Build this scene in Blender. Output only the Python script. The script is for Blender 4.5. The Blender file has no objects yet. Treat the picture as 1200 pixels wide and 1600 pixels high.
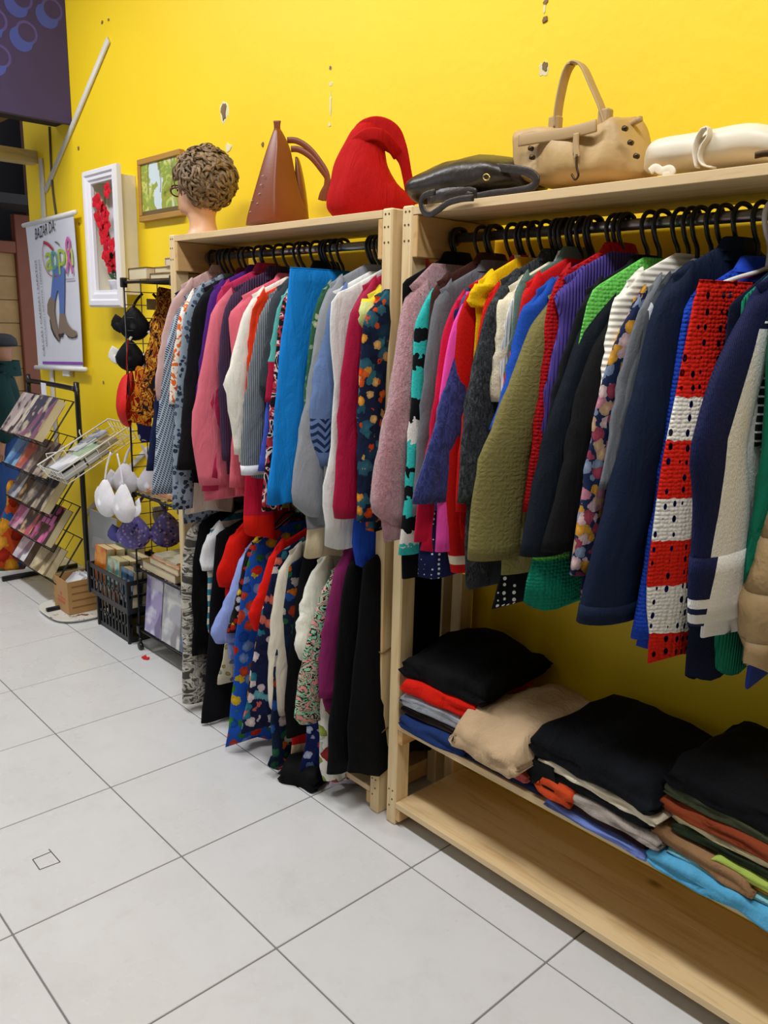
import bpy, bmesh, math, random
from mathutils import Vector, Matrix, noise as mnoise

# ------------------------------------------------------------------ camera
SC = bpy.context.scene
COL = SC.collection
T = 0.47                                    # floor tile pitch in metres
F_PX = 1269.36                              # focal length in pixels of the 1200x1600 frame
CAM = Vector((1.4197939, -1.46161985, 1.51555261))
RIGHT = Vector((0.67655699, 0.73600452, 0.0238326))
DOWN = Vector((0.18265619, -0.13637439, -0.97367281))
FWD = Vector((-0.71337743, 0.66309832, -0.22670083))
cd = bpy.data.cameras.new('camera')
cam = bpy.data.objects.new('camera', cd)
COL.objects.link(cam)
m4 = Matrix.Identity(4)
for i in range(3):
    m4[i][0], m4[i][1], m4[i][2], m4[i][3] = RIGHT[i], -DOWN[i], -FWD[i], CAM[i]
cam.matrix_world = m4
cd.sensor_fit = 'VERTICAL'
cd.sensor_height = 24.0
cd.lens = F_PX / 1600.0 * 24.0
cd.clip_start = 0.05
SC.camera = cam

# ------------------------------------------------------------------ world, lights, exposure
w = bpy.data.worlds.new('World')
SC.world = w
w.use_nodes = True
w.node_tree.nodes['Background'].inputs[0].default_value = (0.80, 0.88, 1.0, 1)
w.node_tree.nodes['Background'].inputs[1].default_value = 1.3


def area(name, loc, rot, sx, sy, power, col):
    l = bpy.data.lights.new(name, 'AREA')
    l.shape = 'RECTANGLE'
    l.size, l.size_y = sx, sy
    l.energy = power
    l.color = col
    o = bpy.data.objects.new(name, l)
    o.location = loc
    o.rotation_euler = rot
    COL.objects.link(o)
    return o


for lx in (-2.6, -0.7, 1.2):                # ceiling fluorescent fixtures, in a row along the aisle
    area('ceiling_lamp_light', (lx, -0.95, 3.50), (0, 0, 0), 1.25, 0.25, 44, (0.97, 0.98, 1.0))
    area('ceiling_lamp_light', (lx, -2.9, 3.50), (0, 0, 0), 1.25, 0.25, 4, (0.95, 0.975, 1.0))
SC.view_settings.view_transform = 'Standard'
SC.view_settings.look = 'None'
SC.view_settings.gamma = 1
SC.view_settings.use_curve_mapping = False
SC.view_settings.exposure = 0.0
SC.cycles.use_denoising = True

random.seed(7)


# ------------------------------------------------------------------ pixel helpers (direction only; depth from the surface touched)
def ray(px, py):
    return RIGHT * ((px - 600) / F_PX) + DOWN * ((py - 800) / F_PX) + FWD


def on_y(px, py, y):
    d = ray(px, py)
    return CAM + d * ((y - CAM.y) / d.y)


def on_x(px, py, x):
    d = ray(px, py)
    return CAM + d * ((x - CAM.x) / d.x)


def on_z(px, py, z):
    d = ray(px, py)
    return CAM + d * ((z - CAM.z) / d.z)


def on_plane(px, py, p0, n):
    d = ray(px, py)
    return CAM + d * ((p0 - CAM).dot(n) / d.dot(n))


# ------------------------------------------------------------------ scene-graph helpers
def thing(name, label, cat, loc=(0, 0, 0), group=None):
    o = bpy.data.objects.new(name, None)
    o.empty_display_size = 0.05
    COL.objects.link(o)
    o.location = loc
    o['label'] = label
    o['category'] = cat
    if group:
        o['group'] = group
    return o


def tag(o, label, cat, group=None):
    o['label'] = label
    o['category'] = cat
    if group:
        o['group'] = group
    return o


def origin_of(parent):
    v = Vector((0, 0, 0))
    while parent is not None:
        v += Vector(parent.location)
        parent = parent.parent
    return v


def obj(name, verts, faces, mat=None, parent=None, smooth=True, label=None, loc=None, autosmooth=None):
    """Link one mesh object; verts are in world space (all parents are unrotated)."""
    org = origin_of(parent) if parent is not None else Vector(loc or (0, 0, 0))
    me = bpy.data.meshes.new(name)
    me.from_pydata([(v[0] - org.x, v[1] - org.y, v[2] - org.z) for v in verts], [], faces)
    if mat is not None:
        for mm in (mat if isinstance(mat, (list, tuple)) else [mat]):
            me.materials.append(mm)
    if smooth:
        me.polygons.foreach_set('use_smooth', [True] * len(me.polygons))
    me.update()
    o = bpy.data.objects.new(name, me)
    COL.objects.link(o)
    if parent is not None:
        o.parent = parent
    elif loc is not None:
        o.location = loc
    if label:
        o['label'] = label
    if autosmooth:
        try:
            me.set_sharp_from_angle(angle=math.radians(autosmooth))
        except Exception:
            pass
    return o


def inst(name, mesh, loc, parent=None, rot=None):
    o = bpy.data.objects.new(name, mesh)
    COL.objects.link(o)
    o.parent = parent
    o.location = Vector(loc) - (origin_of(parent) if parent is not None else Vector((0, 0, 0)))
    if rot:
        o.rotation_euler = rot
    return o


class MB:
    """collects geometry for one mesh"""
    def __init__(s):
        s.v, s.f = [], []

    def add(s, v, f):
        n = len(s.v)
        s.v += [Vector(p) for p in v]
        s.f += [tuple(i + n for i in q) for q in f]
        return s

    def box(s, x0, x1, y0, y1, z0, z1, bev=0.0, M=None):
        if bev <= 0:
            v = [(x, y, z) for x in (x0, x1) for y in (y0, y1) for z in (z0, z1)]
            f = [(0, 1, 3, 2), (4, 6, 7, 5), (0, 4, 5, 1), (2, 3, 7, 6), (0, 2, 6, 4), (1, 5, 7, 3)]
        else:
            b = bev
            v, f = [], []
            # chamfered box: 24 verts
            X, Y, Z = (x0, x1), (y0, y1), (z0, z1)
            idx = {}
            for i in (0, 1):
                for j in (0, 1):
                    for k in (0, 1):
                        sx, sy, sz = (1 if i == 0 else -1), (1 if j == 0 else -1), (1 if k == 0 else -1)
                        for ax in range(3):
                            p = [X[i] + sx * b, Y[j] + sy * b, Z[k] + sz * b]
                            p[ax] = (X[i], Y[j], Z[k])[ax]
                            idx[(i, j, k, ax)] = len(v)
                            v.append(tuple(p))
            for ax in range(3):
                for side in (0, 1):
                    q = []
                    for (a, c) in ((0, 0), (1, 0), (1, 1), (0, 1)):
                        t = [a, c]
                        t.insert(ax, side)
                        q.append(idx[(t[0], t[1], t[2], ax)])
                    f.append(tuple(q) if (side == 1) == (ax != 1) else tuple(reversed(q)))
            for ax in range(3):          # edges along ax
                o1, o2 = [a for a in range(3) if a != ax]
                for a in (0, 1):
                    for c in (0, 1):
                        def key(e, face):
                            t = [0, 0, 0]
                            t[ax], t[o1], t[o2] = e, a, c
                            return idx[(t[0], t[1], t[2], face)]
                        q = (key(0, o1), key(1, o1), key(1, o2), key(0, o2))
                        f.append(q)
            for i in (0, 1):
                for j in (0, 1):
                    for k in (0, 1):
                        f.append((idx[(i, j, k, 0)], idx[(i, j, k, 1)], idx[(i, j, k, 2)]))
        if M is not None:
            v = [M @ Vector(p) for p in v]
        return s.add(v, f)

    def loft(s, rings, cap0=True, cap1=True):
        n = len(rings[0])
        base = len(s.v)
        for r in rings:
            s.v += [Vector(p) for p in r]
        for i in range(len(rings) - 1):
            for j in range(n):
                a, b = base + i * n + j, base + i * n + (j + 1) % n
                s.f.append((a, b, b + n, a + n))
        if cap0:
            c = len(s.v)
            s.v.append(sum((Vector(p) for p in rings[0]), Vector()) / n)
            for j in range(n):
                s.f.append((base + (j + 1) % n, base + j, c))
        if cap1:
            c = len(s.v)
            s.v.append(sum((Vector(p) for p in rings[-1]), Vector()) / n)
            o = base + (len(rings) - 1) * n
            for j in range(n):
                s.f.append((o + j, o + (j + 1) % n, c))
        return s

    def tube(s, pts, r, seg=8, closed=False, flat=None, up=None):
        """sweep; r a number or a list; flat = (width, thickness) gives a strap instead of a round tube"""
        pts = [Vector(p) for p in pts]
        n = len(pts)
        rr = r if isinstance(r, (list, tuple)) else [r] * n
        tang = []
        for i in range(n):
            a = pts[(i - 1) % n] if (closed or i > 0) else pts[i]
            b = pts[(i + 1) % n] if (closed or i < n - 1) else pts[i]
            t = (b - a)
            tang.append(t.normalized() if t.length > 1e-9 else Vector((0, 0, 1)))
        if up is not None:
            nrm = Vector(up)
        else:
            nrm = Vector((0, 0, 1)) if abs(tang[0].z) < 0.9 else Vector((1, 0, 0))
        rings = []
        for i in range(n):
            t = tang[i]
            ref = Vector(up) if up is not None else nrm
            u = ref - t * ref.dot(t)
            if u.length < 1e-6:
                u = t.orthogonal()
            u.normalize()
            nrm = u
            b = t.cross(u)
            if flat:
                wv, th = flat
                ring = []
                for k in range(seg):
                    a = 2 * math.pi * k / seg
                    ca, sa = math.cos(a), math.sin(a)
                    ca = math.copysign(abs(ca) ** 0.5, ca)
                    sa = math.copysign(abs(sa) ** 0.5, sa)
                    ring.append(pts[i] + u * (ca * th * 0.5) + b * (sa * wv * 0.5 * rr[i]))
            else:
                ring = [pts[i] + (u * math.cos(2 * math.pi * k / seg) + b * math.sin(2 * math.pi * k / seg)) * rr[i] for k in range(seg)]
            rings.append(ring)
        if closed:
            rings.append(rings[0])
            return s.loft(rings, False, False)
        return s.loft(rings)

    def build(s, name, mat=None, parent=None, smooth=True, **k):
        return obj(name, s.v, s.f, mat, parent, smooth, **k)


def cr(pts, n=8, closed=False):
    """Catmull-Rom through points of any dimension"""
    P = [tuple(p) for p in pts]
    d = len(P[0])
    out = []
    m = len(P)
    for i in range(m if closed else m - 1):
        p0 = P[(i - 1) % m] if (closed or i > 0) else P[i]
        p1, p2 = P[i], P[(i + 1) % m]
        p3 = P[(i + 2) % m] if (closed or i < m - 2) else P[i + 1]
        for k in range(n):
            t = k / n
            out.append(tuple(0.5 * (2 * p1[c] + (p2[c] - p0[c]) * t + (2 * p0[c] - 5 * p1[c] + 4 * p2[c] - p3[c]) * t * t
                                    + (3 * p1[c] - p0[c] - 3 * p2[c] + p3[c]) * t ** 3) for c in range(d)))
    if not closed:
        out.append(P[-1])
    return out


def lerp_tab(tab, t):
    """piecewise-linear lookup of [(t, v...)]"""
    if t <= tab[0][0]:
        return tab[0][1]
    for (a, va), (b, vb) in zip(tab, tab[1:]):
        if t <= b:
            k = (t - a) / (b - a + 1e-9)
            return va + (vb - va) * k
    return tab[-1][1]


def nz(x, y, z):
    return mnoise.noise(Vector((x, y, z)))
# ------------------------------------------------------------------ materials
def lin(h):
    h = h.lstrip('#')
    c = [int(h[i:i + 2], 16) / 255 for i in (0, 2, 4)]
    return tuple(x / 12.92 if x <= 0.04045 else ((x + 0.055) / 1.055) ** 2.4 for x in c) + (1.0,)


_MC = {}


def nd(t, typ, ins=None, **props):
    n = t.nodes.new(typ)
    for k, v in props.items():
        setattr(n, k, v)
    for k, v in (ins or {}).items():
        if isinstance(v, bpy.types.NodeSocket):
            t.links.new(v, n.inputs[k])
        else:
            n.inputs[k].default_value = v
    return n


def newmat(name):
    m = bpy.data.materials.new(name)
    m.use_nodes = True
    t = m.node_tree
    return m, t, t.nodes['Principled BSDF']


def coords(t, scale=(1, 1, 1), rot=(0, 0, 0), kind='Object'):
    tc = nd(t, 'ShaderNodeTexCoord')
    mp = nd(t, 'ShaderNodeMapping', {'Vector': tc.outputs[kind], 'Scale': scale, 'Rotation': rot})
    return mp.outputs[0]


def mixc(t, fac, a, b, mode='MIX'):
    n = nd(t, 'ShaderNodeMix', data_type='RGBA', blend_type=mode)
    for k, v in ((0, fac), (6, a), (7, b)):
        if isinstance(v, bpy.types.NodeSocket):
            t.links.new(v, n.inputs[k])
        else:
            n.inputs[k].default_value = v
    return n.outputs[2]


def mth(t, op, a, b=0.0, clamp=False):
    n = nd(t, 'ShaderNodeMath', {0: a, 1: b}, operation=op)
    n.use_clamp = clamp
    return n.outputs[0]


def ramp(t, fac, stops, interp='CONSTANT'):
    n = nd(t, 'ShaderNodeValToRGB', {'Fac': fac})
    r = n.color_ramp
    r.interpolation = interp
    while len(r.elements) < len(stops):
        r.elements.new(0.5)
    for e, (p, c) in zip(r.elements, stops):
        e.position = p
        e.color = c if len(c) == 4 else tuple(c) + (1,)
    return n.outputs[0]


def noise_tex(t, vec, scale, detail=3.0, rough=0.5, dist=0.0):
    return nd(t, 'ShaderNodeTexNoise', {'Vector': vec, 'Scale': scale, 'Detail': detail, 'Roughness': rough, 'Distortion': dist})


def sep(t, vec):
    return nd(t, 'ShaderNodeSeparateXYZ', {0: vec}).outputs


def plain(name, col, rough=0.5, metal=0.0, bump=None, var=0.06, emit=None, spec=0.5, coat=0.0):
    """simple painted / plastic / metal / leather surface"""
    key = ('plain', name)
    if key in _MC:
        return _MC[key]
    m, t, b = newmat(name)
    c = coords(t)
    n = noise_tex(t, c, 9.0, 4)
    base = lin(col)
    dark = tuple(x * (1 - var * 2.2) for x in base[:3]) + (1,)
    t.links.new(mixc(t, n.outputs[0], dark, tuple(min(1, x * (1 + var)) for x in base[:3]) + (1,)), b.inputs['Base Color'])
    b.inputs['Roughness'].default_value = rough
    b.inputs['Metallic'].default_value = metal
    b.inputs['Specular IOR Level'].default_value = spec
    b.inputs['Coat Weight'].default_value = coat
    if bump:
        n2 = noise_tex(t, c, bump[0], 3)
        bp = nd(t, 'ShaderNodeBump', {'Height': n2.outputs[0], 'Strength': bump[1], 'Distance': bump[2] if len(bump) > 2 else 0.002})
        t.links.new(bp.outputs[0], b.inputs['Normal'])
    if emit:
        b.inputs['Emission Color'].default_value = lin(col)
        b.inputs['Emission Strength'].default_value = emit
    _MC[key] = m
    return m


def fabric(name, base, pat=None, surf='weave', rough=0.85, var=0.10, holes=None, pat2=None, sheen=0.0):
    """cloth: base colour, optional print(s), relief of the weave"""
    key = ('fab', name)
    if key in _MC:
        return _MC[key]
    m, t, b = newmat(name)
    c = coords(t)
    x, y, z = sep(t, c)[0:3]
    bc = lin(base)
    n = noise_tex(t, c, 7.0, 4, 0.6)
    col = mixc(t, n.outputs[0], tuple(v * (1 - 2 * var) for v in bc[:3]) + (1,), tuple(min(1, v * (1 + var)) for v in bc[:3]) + (1,))
    for p in (pat, pat2):
        if not p:
            continue
        k = p[0]
        if k == 'floral':                     # blossoms: colours, cells per metre, size
            cols, sc, size = p[1], p[2], p[3]
            wv = noise_tex(t, c, sc * 2.2, 2)
            cc = nd(t, 'ShaderNodeVectorMath', {0: c, 1: nd(t, 'ShaderNodeVectorMath', {0: wv.outputs['Color'], 3: 0.55 / sc}, operation='SCALE').outputs[0]}, operation='ADD').outputs[0]
            v = nd(t, 'ShaderNodeTexVoronoi', {'Vector': cc, 'Scale': sc})
            msk = mth(t, 'LESS_THAN', v.outputs['Distance'], size)
            r = sep(t, v.outputs['Color'])[0]
            nn = len(cols)
            cf = ramp(t, r, [(i / nn, lin(q)) for i, q in enumerate(cols)])
            shade = mixc(t, mth(t, 'MULTIPLY', v.outputs['Distance'], 1.2 / size, True), (1.0, 1.0, 1.0, 1), (0.55, 0.55, 0.6, 1))
            col = mixc(t, msk, col, mixc(t, 1.0, cf, shade, 'MULTIPLY'))
        elif k == 'dots':
            dc, sc, size = p[1], p[2], p[3]
            v = nd(t, 'ShaderNodeTexVoronoi', {'Vector': c, 'Scale': sc, 'Randomness': 0.25})
            col = mixc(t, mth(t, 'LESS_THAN', v.outputs['Distance'], size), col, lin(dc))
        elif k == 'stripe':                   # colour, lines per metre, duty, axis
            dc, fr, duty, ax = p[1:5]
            src = {'x': x, 'y': y, 'z': z, 'h': mth(t, 'ADD', mth(t, 'MULTIPLY', x, 0.6), y)}[ax]
            fracv = mth(t, 'FRACT', mth(t, 'MULTIPLY', src, fr))
            col = mixc(t, mth(t, 'LESS_THAN', fracv, duty), col, lin(dc))
        elif k == 'hound':                    # small two-tone diagonal check
            dc, sc = p[1], p[2]
            a = mth(t, 'FRACT', mth(t, 'MULTIPLY', mth(t, 'ADD', y, z), sc))
            bb = mth(t, 'FRACT', mth(t, 'MULTIPLY', mth(t, 'SUBTRACT', y, mth(t, 'MULTIPLY', z, 0.35)), sc * 0.8))
            col = mixc(t, mth(t, 'MULTIPLY', mth(t, 'LESS_THAN', a, 0.55), mth(t, 'LESS_THAN', bb, 0.7)), col, lin(dc))
        elif k == 'bands':                    # [(z, colour)] from top to bottom, local z, with a ragged edge
            edge = noise_tex(t, c, 60.0, 1)
            zz = mth(t, 'ADD', z, mth(t, 'MULTIPLY', mth(t, 'SUBTRACT', edge.outputs[0], 0.5), p[2] if len(p) > 2 else 0.0))
            for zt, dc in p[1]:
                col = mixc(t, mth(t, 'LESS_THAN', zz, zt), col, lin(dc))
        elif k == 'blotch':                   # abstract print from noise bands
            cols, sc, st = p[1], p[2], p[3]
            cv = coords(t, st)
            q = noise_tex(t, cv, sc, 2, 0.5, 1.2)
            nn = len(cols)
            stops = [(0.0, None)] + [(0.36 + 0.30 * i / nn, lin(k2)) for i, k2 in enumerate(cols)]
            cf = ramp(t, q.outputs[0], [(0.0, lin(cols[0]))] + stops[1:])
            col = cf if (len(p) < 5) else mixc(t, p[4], col, cf)
        elif k == 'chevron':                  # zig-zag rows between two local z values
            z0, z1, dc = p[1], p[2], p[3]
            tri = mth(t, 'PINGPONG', y, 0.02)
            ph = mth(t, 'FRACT', mth(t, 'MULTIPLY', mth(t, 'ADD', z, tri), 42.0))
            inb = mth(t, 'MULTIPLY', mth(t, 'GREATER_THAN', z, z0), mth(t, 'LESS_THAN', z, z1))
            col = mixc(t, mth(t, 'MULTIPLY', inb, mth(t, 'LESS_THAN', ph, 0.48)), col, lin(dc))
        elif k == 'yside':                    # colour where local y is above a value (side panel)
            side_ = mth(t, 'GREATER_THAN', mth(t, 'ADD', y, mth(t, 'MULTIPLY', x, p[3])), p[1])
            if len(p) > 4:
                side_ = mth(t, 'MULTIPLY', side_, mth(t, 'LESS_THAN', z, p[4]))
                side_ = mth(t, 'MULTIPLY', side_, mth(t, 'LESS_THAN', y, p[5]))
                lim_ = mth(t, 'MAXIMUM', mth(t, 'ADD', mth(t, 'MULTIPLY', z, 0.40), -0.165), p[1])
                side_ = mth(t, 'MULTIPLY', side_, mth(t, 'GREATER_THAN', y, lim_))
            col = mixc(t, side_, col, lin(p[2]))
    if surf == 'fuzzy':
        fn_ = noise_tex(t, coords(t, (1, 1, 0.45)), 150.0, 3, 0.7).outputs[0]
        col = mixc(t, mth(t, 'MULTIPLY', mth(t, 'SUBTRACT', fn_, 0.40), 3.5, True), mixc(t, 1.0, col, (0.74, 0.68, 0.70, 1), 'MULTIPLY'), col)
    t.links.new(col, b.inputs['Base Color'])
    b.inputs['Roughness'].default_value = rough
    b.inputs['Specular IOR Level'].default_value = 0.15
    b.inputs['Sheen Weight'].default_value = sheen
    # relief
    h, dist, st = None, 0.002, 0.4
    if surf == 'weave':
        h = noise_tex(t, c, 220.0, 2).outputs[0]
        big = noise_tex(t, coords(t, (1, 1, 0.28)), 20.0, 3, 0.55, 0.6).outputs[0]
        h = mth(t, 'ADD', mth(t, 'MULTIPLY', h, 0.12), mth(t, 'MULTIPLY', big, 1.6))
        dist, st = 0.014, 0.5
    elif surf == 'knit':
        big = noise_tex(t, coords(t, (1, 1, 0.3)), 20.0, 3).outputs[0]
        h = mth(t, 'ADD', mth(t, 'MULTIPLY', mth(t, 'SINE', mth(t, 'MULTIPLY', mth(t, 'ADD', y, mth(t, 'MULTIPLY', x, 0.8)), 1500.0)), 0.06),
                mth(t, 'ADD', mth(t, 'MULTIPLY', noise_tex(t, c, 160.0, 2).outputs[0], 0.35), mth(t, 'MULTIPLY', big, 1.2)))
        dist, st = 0.012, 0.5
    elif surf == 'rib':
        h = mth(t, 'SINE', mth(t, 'MULTIPLY', mth(t, 'ADD', y, mth(t, 'MULTIPLY', x, 0.8)), 620.0))
        dist, st = 0.003, 0.8
    elif surf == 'puff':
        h = mth(t, 'POWER', mth(t, 'ABSOLUTE', mth(t, 'SINE', mth(t, 'MULTIPLY', z, 30.0))), 0.5)
        h = mth(t, 'ADD', h, mth(t, 'MULTIPLY', noise_tex(t, c, 24.0, 3).outputs[0], 0.5))
        dist, st = 0.03, 0.8
    elif surf == 'hrib':
        h = mth(t, 'SINE', mth(t, 'MULTIPLY', z, 480.0))
        dist, st = 0.003, 0.45
    elif surf == 'quilt':
        v = nd(t, 'ShaderNodeTexVoronoi', {'Vector': coords(t, (1, 1, 1.0)), 'Scale': 95.0, 'Randomness': 0.35})
        sw = noise_tex(t, c, 34.0, 1, 0.5, 1.6)
        line = mth(t, 'MULTIPLY', mth(t, 'ABSOLUTE', mth(t, 'SUBTRACT', sw.outputs[0], 0.5)), 9.0, True)
        h = mth(t, 'ADD', mth(t, 'MULTIPLY', v.outputs['Distance'], 1.0), mth(t, 'MULTIPLY', line, 0.45))
        dist, st = 0.003, 0.55
    elif surf == 'fuzzy':
        h = noise_tex(t, coords(t, (1, 1, 0.5)), 130.0, 4, 0.75).outputs[0]
        dist, st = 0.012, 1.0
    elif surf == 'crochet':
        v = nd(t, 'ShaderNodeTexVoronoi', {'Vector': coords(t, (1, 1, 1.1)), 'Scale': 110.0, 'Randomness': 0.35})
        h = v.outputs['Distance']
        dist, st = -0.006, 0.9
    bp = nd(t, 'ShaderNodeBump', {'Height': h, 'Strength': st, 'Distance': abs(dist)}, invert=dist < 0)
    t.links.new(bp.outputs[0], b.inputs['Normal'])
    if holes:                                 # open-work: real see-through holes
        sc, size = holes
        v = nd(t, 'ShaderNodeTexVoronoi', {'Vector': coords(t, (1, 1, 0.6)), 'Scale': sc, 'Randomness': 0.25})
        t.links.new(mth(t, 'GREATER_THAN', v.outputs['Distance'], size), b.inputs['Alpha'])
    _MC[key] = m
    return m


def wood(name, light='#d9b988', dark='#b98c56', axis='x', knots=True, rough=0.55):
    key = ('wood', name)
    if key in _MC:
        return _MC[key]
    m, t, b = newmat(name)
    s = {'x': (0.09, 1, 1), 'z': (1, 1, 0.09), 'y': (1, 0.09, 1)}[axis]
    c = coords(t, s)
    g = noise_tex(t, c, 34.0, 5, 0.6, 0.4)
    col = ramp(t, g.outputs[0], [(0.25, lin(dark)), (0.5, lin(light)), (0.62, lin(light)), (0.85, lin(dark))], 'LINEAR')
    big = noise_tex(t, c, 5.0, 2)
    col = mixc(t, mth(t, 'MULTIPLY', big.outputs[0], 0.45), col, lin(dark))
    if knots:
        kv = nd(t, 'ShaderNodeTexVoronoi', {'Vector': coords(t, {'x': (0.6, 1, 0), 'z': (1, 0, 0.55), 'y': (0, .55, 1)}[axis]), 'Scale': 4.2})
        kd = mth(t, 'ADD', kv.outputs['Distance'], mth(t, 'MULTIPLY', mth(t, 'SUBTRACT', g.outputs[0], 0.5), 0.05))
        col = mixc(t, mth(t, 'SUBTRACT', 1.0, mth(t, 'MULTIPLY', kd, 14.0, True), True), col, lin('#6b3f1d'))
    t.links.new(col, b.inputs['Base Color'])
    b.inputs['Roughness'].default_value = rough
    bp = nd(t, 'ShaderNodeBump', {'Height': g.outputs[0], 'Strength': 0.15, 'Distance': 0.002})
    t.links.new(bp.outputs[0], b.inputs['Normal'])
    _MC[key] = m
    return m


PINE_X = wood('pine_board', '#e4ca9c', '#bf9862', 'x')
PINE_Z = wood('pine_post', '#ead3a4', '#cfa970', 'z', knots=False)
PINE_Y = wood('pine_rail', '#dcb67c', '#b58448', 'y')
BLACK_PL = plain('black_plastic', '#121213', 0.35, bump=(60, 0.1))
STEEL = plain('rail_steel', '#a8a39c', 0.3, 0.9)
# ------------------------------------------------------------------ the room
WALL_Y = 0.46
X_DOOR = -3.86                                # where the shop opens to the street


def struct(o):
    o['kind'] = 'structure'
    return o


def wallmat():
    m, t, b = newmat('yellow_wall_paint')
    c = coords(t)
    n = noise_tex(t, c, 1.6, 4, 0.6)
    col = mixc(t, n.outputs[0], lin('#f5cd08'), lin('#fcda16'))
    s = noise_tex(t, c, 7.0, 5, 0.7)
    col = mixc(t, mth(t, 'MULTIPLY', mth(t, 'GREATER_THAN', s.outputs[0], 0.72), 0.15), col, lin('#c9a92a'))
    t.links.new(col, b.inputs['Base Color'])
    b.inputs['Roughness'].default_value = 0.55
    n2 = noise_tex(t, c, 26.0, 4)
    bp = nd(t, 'ShaderNodeBump', {'Height': n2.outputs[0], 'Strength': 0.12, 'Distance': 0.01})
    t.links.new(bp.outputs[0], b.inputs['Normal'])
    return m


M_WALL = wallmat()
M_PLAIN_WALL = plain('darkened_wall_paint', '#7d776c', 0.8)  # unseen walls; colour darkened to cut the light they bounce back
M_CEIL = plain('ceiling_paint', '#f1efe9', 0.9)
wall = struct(MB().box(X_DOOR, 3.6, WALL_Y, WALL_Y + 0.14, 0, 3.6).build('wall_back', M_WALL, None, False))
struct(MB().box(X_DOOR, 3.6, -4.8, -4.66, 0, 3.6).build('wall_front', M_PLAIN_WALL, None, False))
struct(MB().box(3.6, 3.74, -4.8, WALL_Y + 0.14, 0, 3.6).build('wall_right', M_PLAIN_WALL, None, False))
struct(MB().box(X_DOOR, 3.74, -4.8, WALL_Y + 0.14, 3.6, 3.7).build('ceiling', M_CEIL, None, False))

# floor: grout bed with one object per tile
fm, ft, fb = newmat('grout')
fb.inputs['Base Color'].default_value = lin('#7d7a76')
fb.inputs['Roughness'].default_value = 0.9
floor = struct(MB().box(X_DOOR, 3.6, -4.66, WALL_Y, -0.05, -0.0025).build('floor', fm, None, False))


def tilemat():
    m, t, b = newmat('white_ceramic_tile')
    c = coords(t)
    oi = nd(t, 'ShaderNodeObjectInfo')
    off = nd(t, 'ShaderNodeVectorMath', {0: c, 1: nd(t, 'ShaderNodeVectorMath', {0: oi.outputs['Location'], 3: 3.1}, operation='SCALE').outputs[0]}, operation='ADD').outputs[0]
    n = noise_tex(t, off, 3.2, 4, 0.6)
    col = mixc(t, n.outputs[0], lin('#cecdcb'), lin('#dcdcdc'))
    s = noise_tex(t, off, 8.0, 5, 0.75)
    col = mixc(t, mth(t, 'MULTIPLY', mth(t, 'SUBTRACT', s.outputs[0], 0.52, True), 0.8), col, lin('#aaa59a'))
    t.links.new(col, b.inputs['Base Color'])
    r = mth(t, 'ADD', mth(t, 'MULTIPLY', n.outputs[0], 0.25), 0.16)
    t.links.new(r, b.inputs['Roughness'])
    return m


M_TILE = tilemat()
g = 0.0022
tb = MB().box(-T / 2 + g, T / 2 - g, -T / 2 + g, T / 2 - g, -0.008, 0.0, bev=0.0014)
tile_me = None
for i in range(-8, 6):
    for j in range(-6, 0):
        cx, cy = (i + 0.5) * T, (j + 0.5) * T
        if cx - T / 2 < X_DOOR - 0.1 or cx > 2.9:
            continue
        if tile_me is None:
            o = tb.build('tile', M_TILE, None, False)
            tile_me = o.data
            o.parent = floor
            o.location = (cx, cy, 0)
        else:
            inst('tile', tile_me, (cx, cy, 0), floor)
# narrow cut tiles against the wall
cut = MB().box(-T / 2 + g, T / 2 - g, 0.0 + g, WALL_Y - 0.003, -0.008, 0.0, bev=0.0014)
cut_me = None
for i in range(-8, 6):
    cx = (i + 0.5) * T
    if cx - T / 2 < X_DOOR - 0.1:
        continue
    if cut_me is None:
        o = cut.build('tile', M_TILE, None, False)
        cut_me = o.data
        o.parent = floor
        o.location = (cx, 0, 0)
    else:
        inst('tile', cut_me, (cx, 0, 0), floor)
# the small square cut into one tile
p = on_z(71, 1343, 0)
a0, a1 = on_z(51, 1343, 0), on_z(80, 1331, 0)
a2, a3 = on_z(94, 1347, 0), on_z(62, 1359, 0)
mb = MB()
for q0, q1 in ((a0, a1), (a1 + (a1 - a2) * 0.25, a2), (a2, a3), (a3, a0)):
    mb.tube([q0 + Vector((0, 0, 0.0002)), q1 + Vector((0, 0, 0.0002))], 0.0016, 4)
mb.build('floor_socket_outline', plain('dark_grout', '#6b6661', 0.9), floor, False, label='small square cut scored into a tile')

# wall chips and old screw holes
M_CHIP = plain('bare_plaster', '#8f7551', 0.95, var=0.3)
M_CHIPW = plain('old_filler', '#e9dfae', 0.95, var=0.1)


def chip(px, py, rx, rz, mat, seed, name='plaster_chip', out=0.002):
    c = on_y(px, py, WALL_Y)
    random.seed(seed)
    n = 14
    ring0, ring1 = [], []
    for k in range(n):
        a = 2 * math.pi * k / n
        r = random.uniform(0.6, 1.1)
        ring0.append((c.x + math.cos(a) * rx * r, WALL_Y + 0.001, c.z + math.sin(a) * rz * r))
        ring1.append((c.x + math.cos(a) * rx * r * 0.85, WALL_Y - out, c.z + math.sin(a) * rz * r * 0.85))
    MB().loft([ring1, ring0], True, False).build(name, mat, wall, False)


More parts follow.
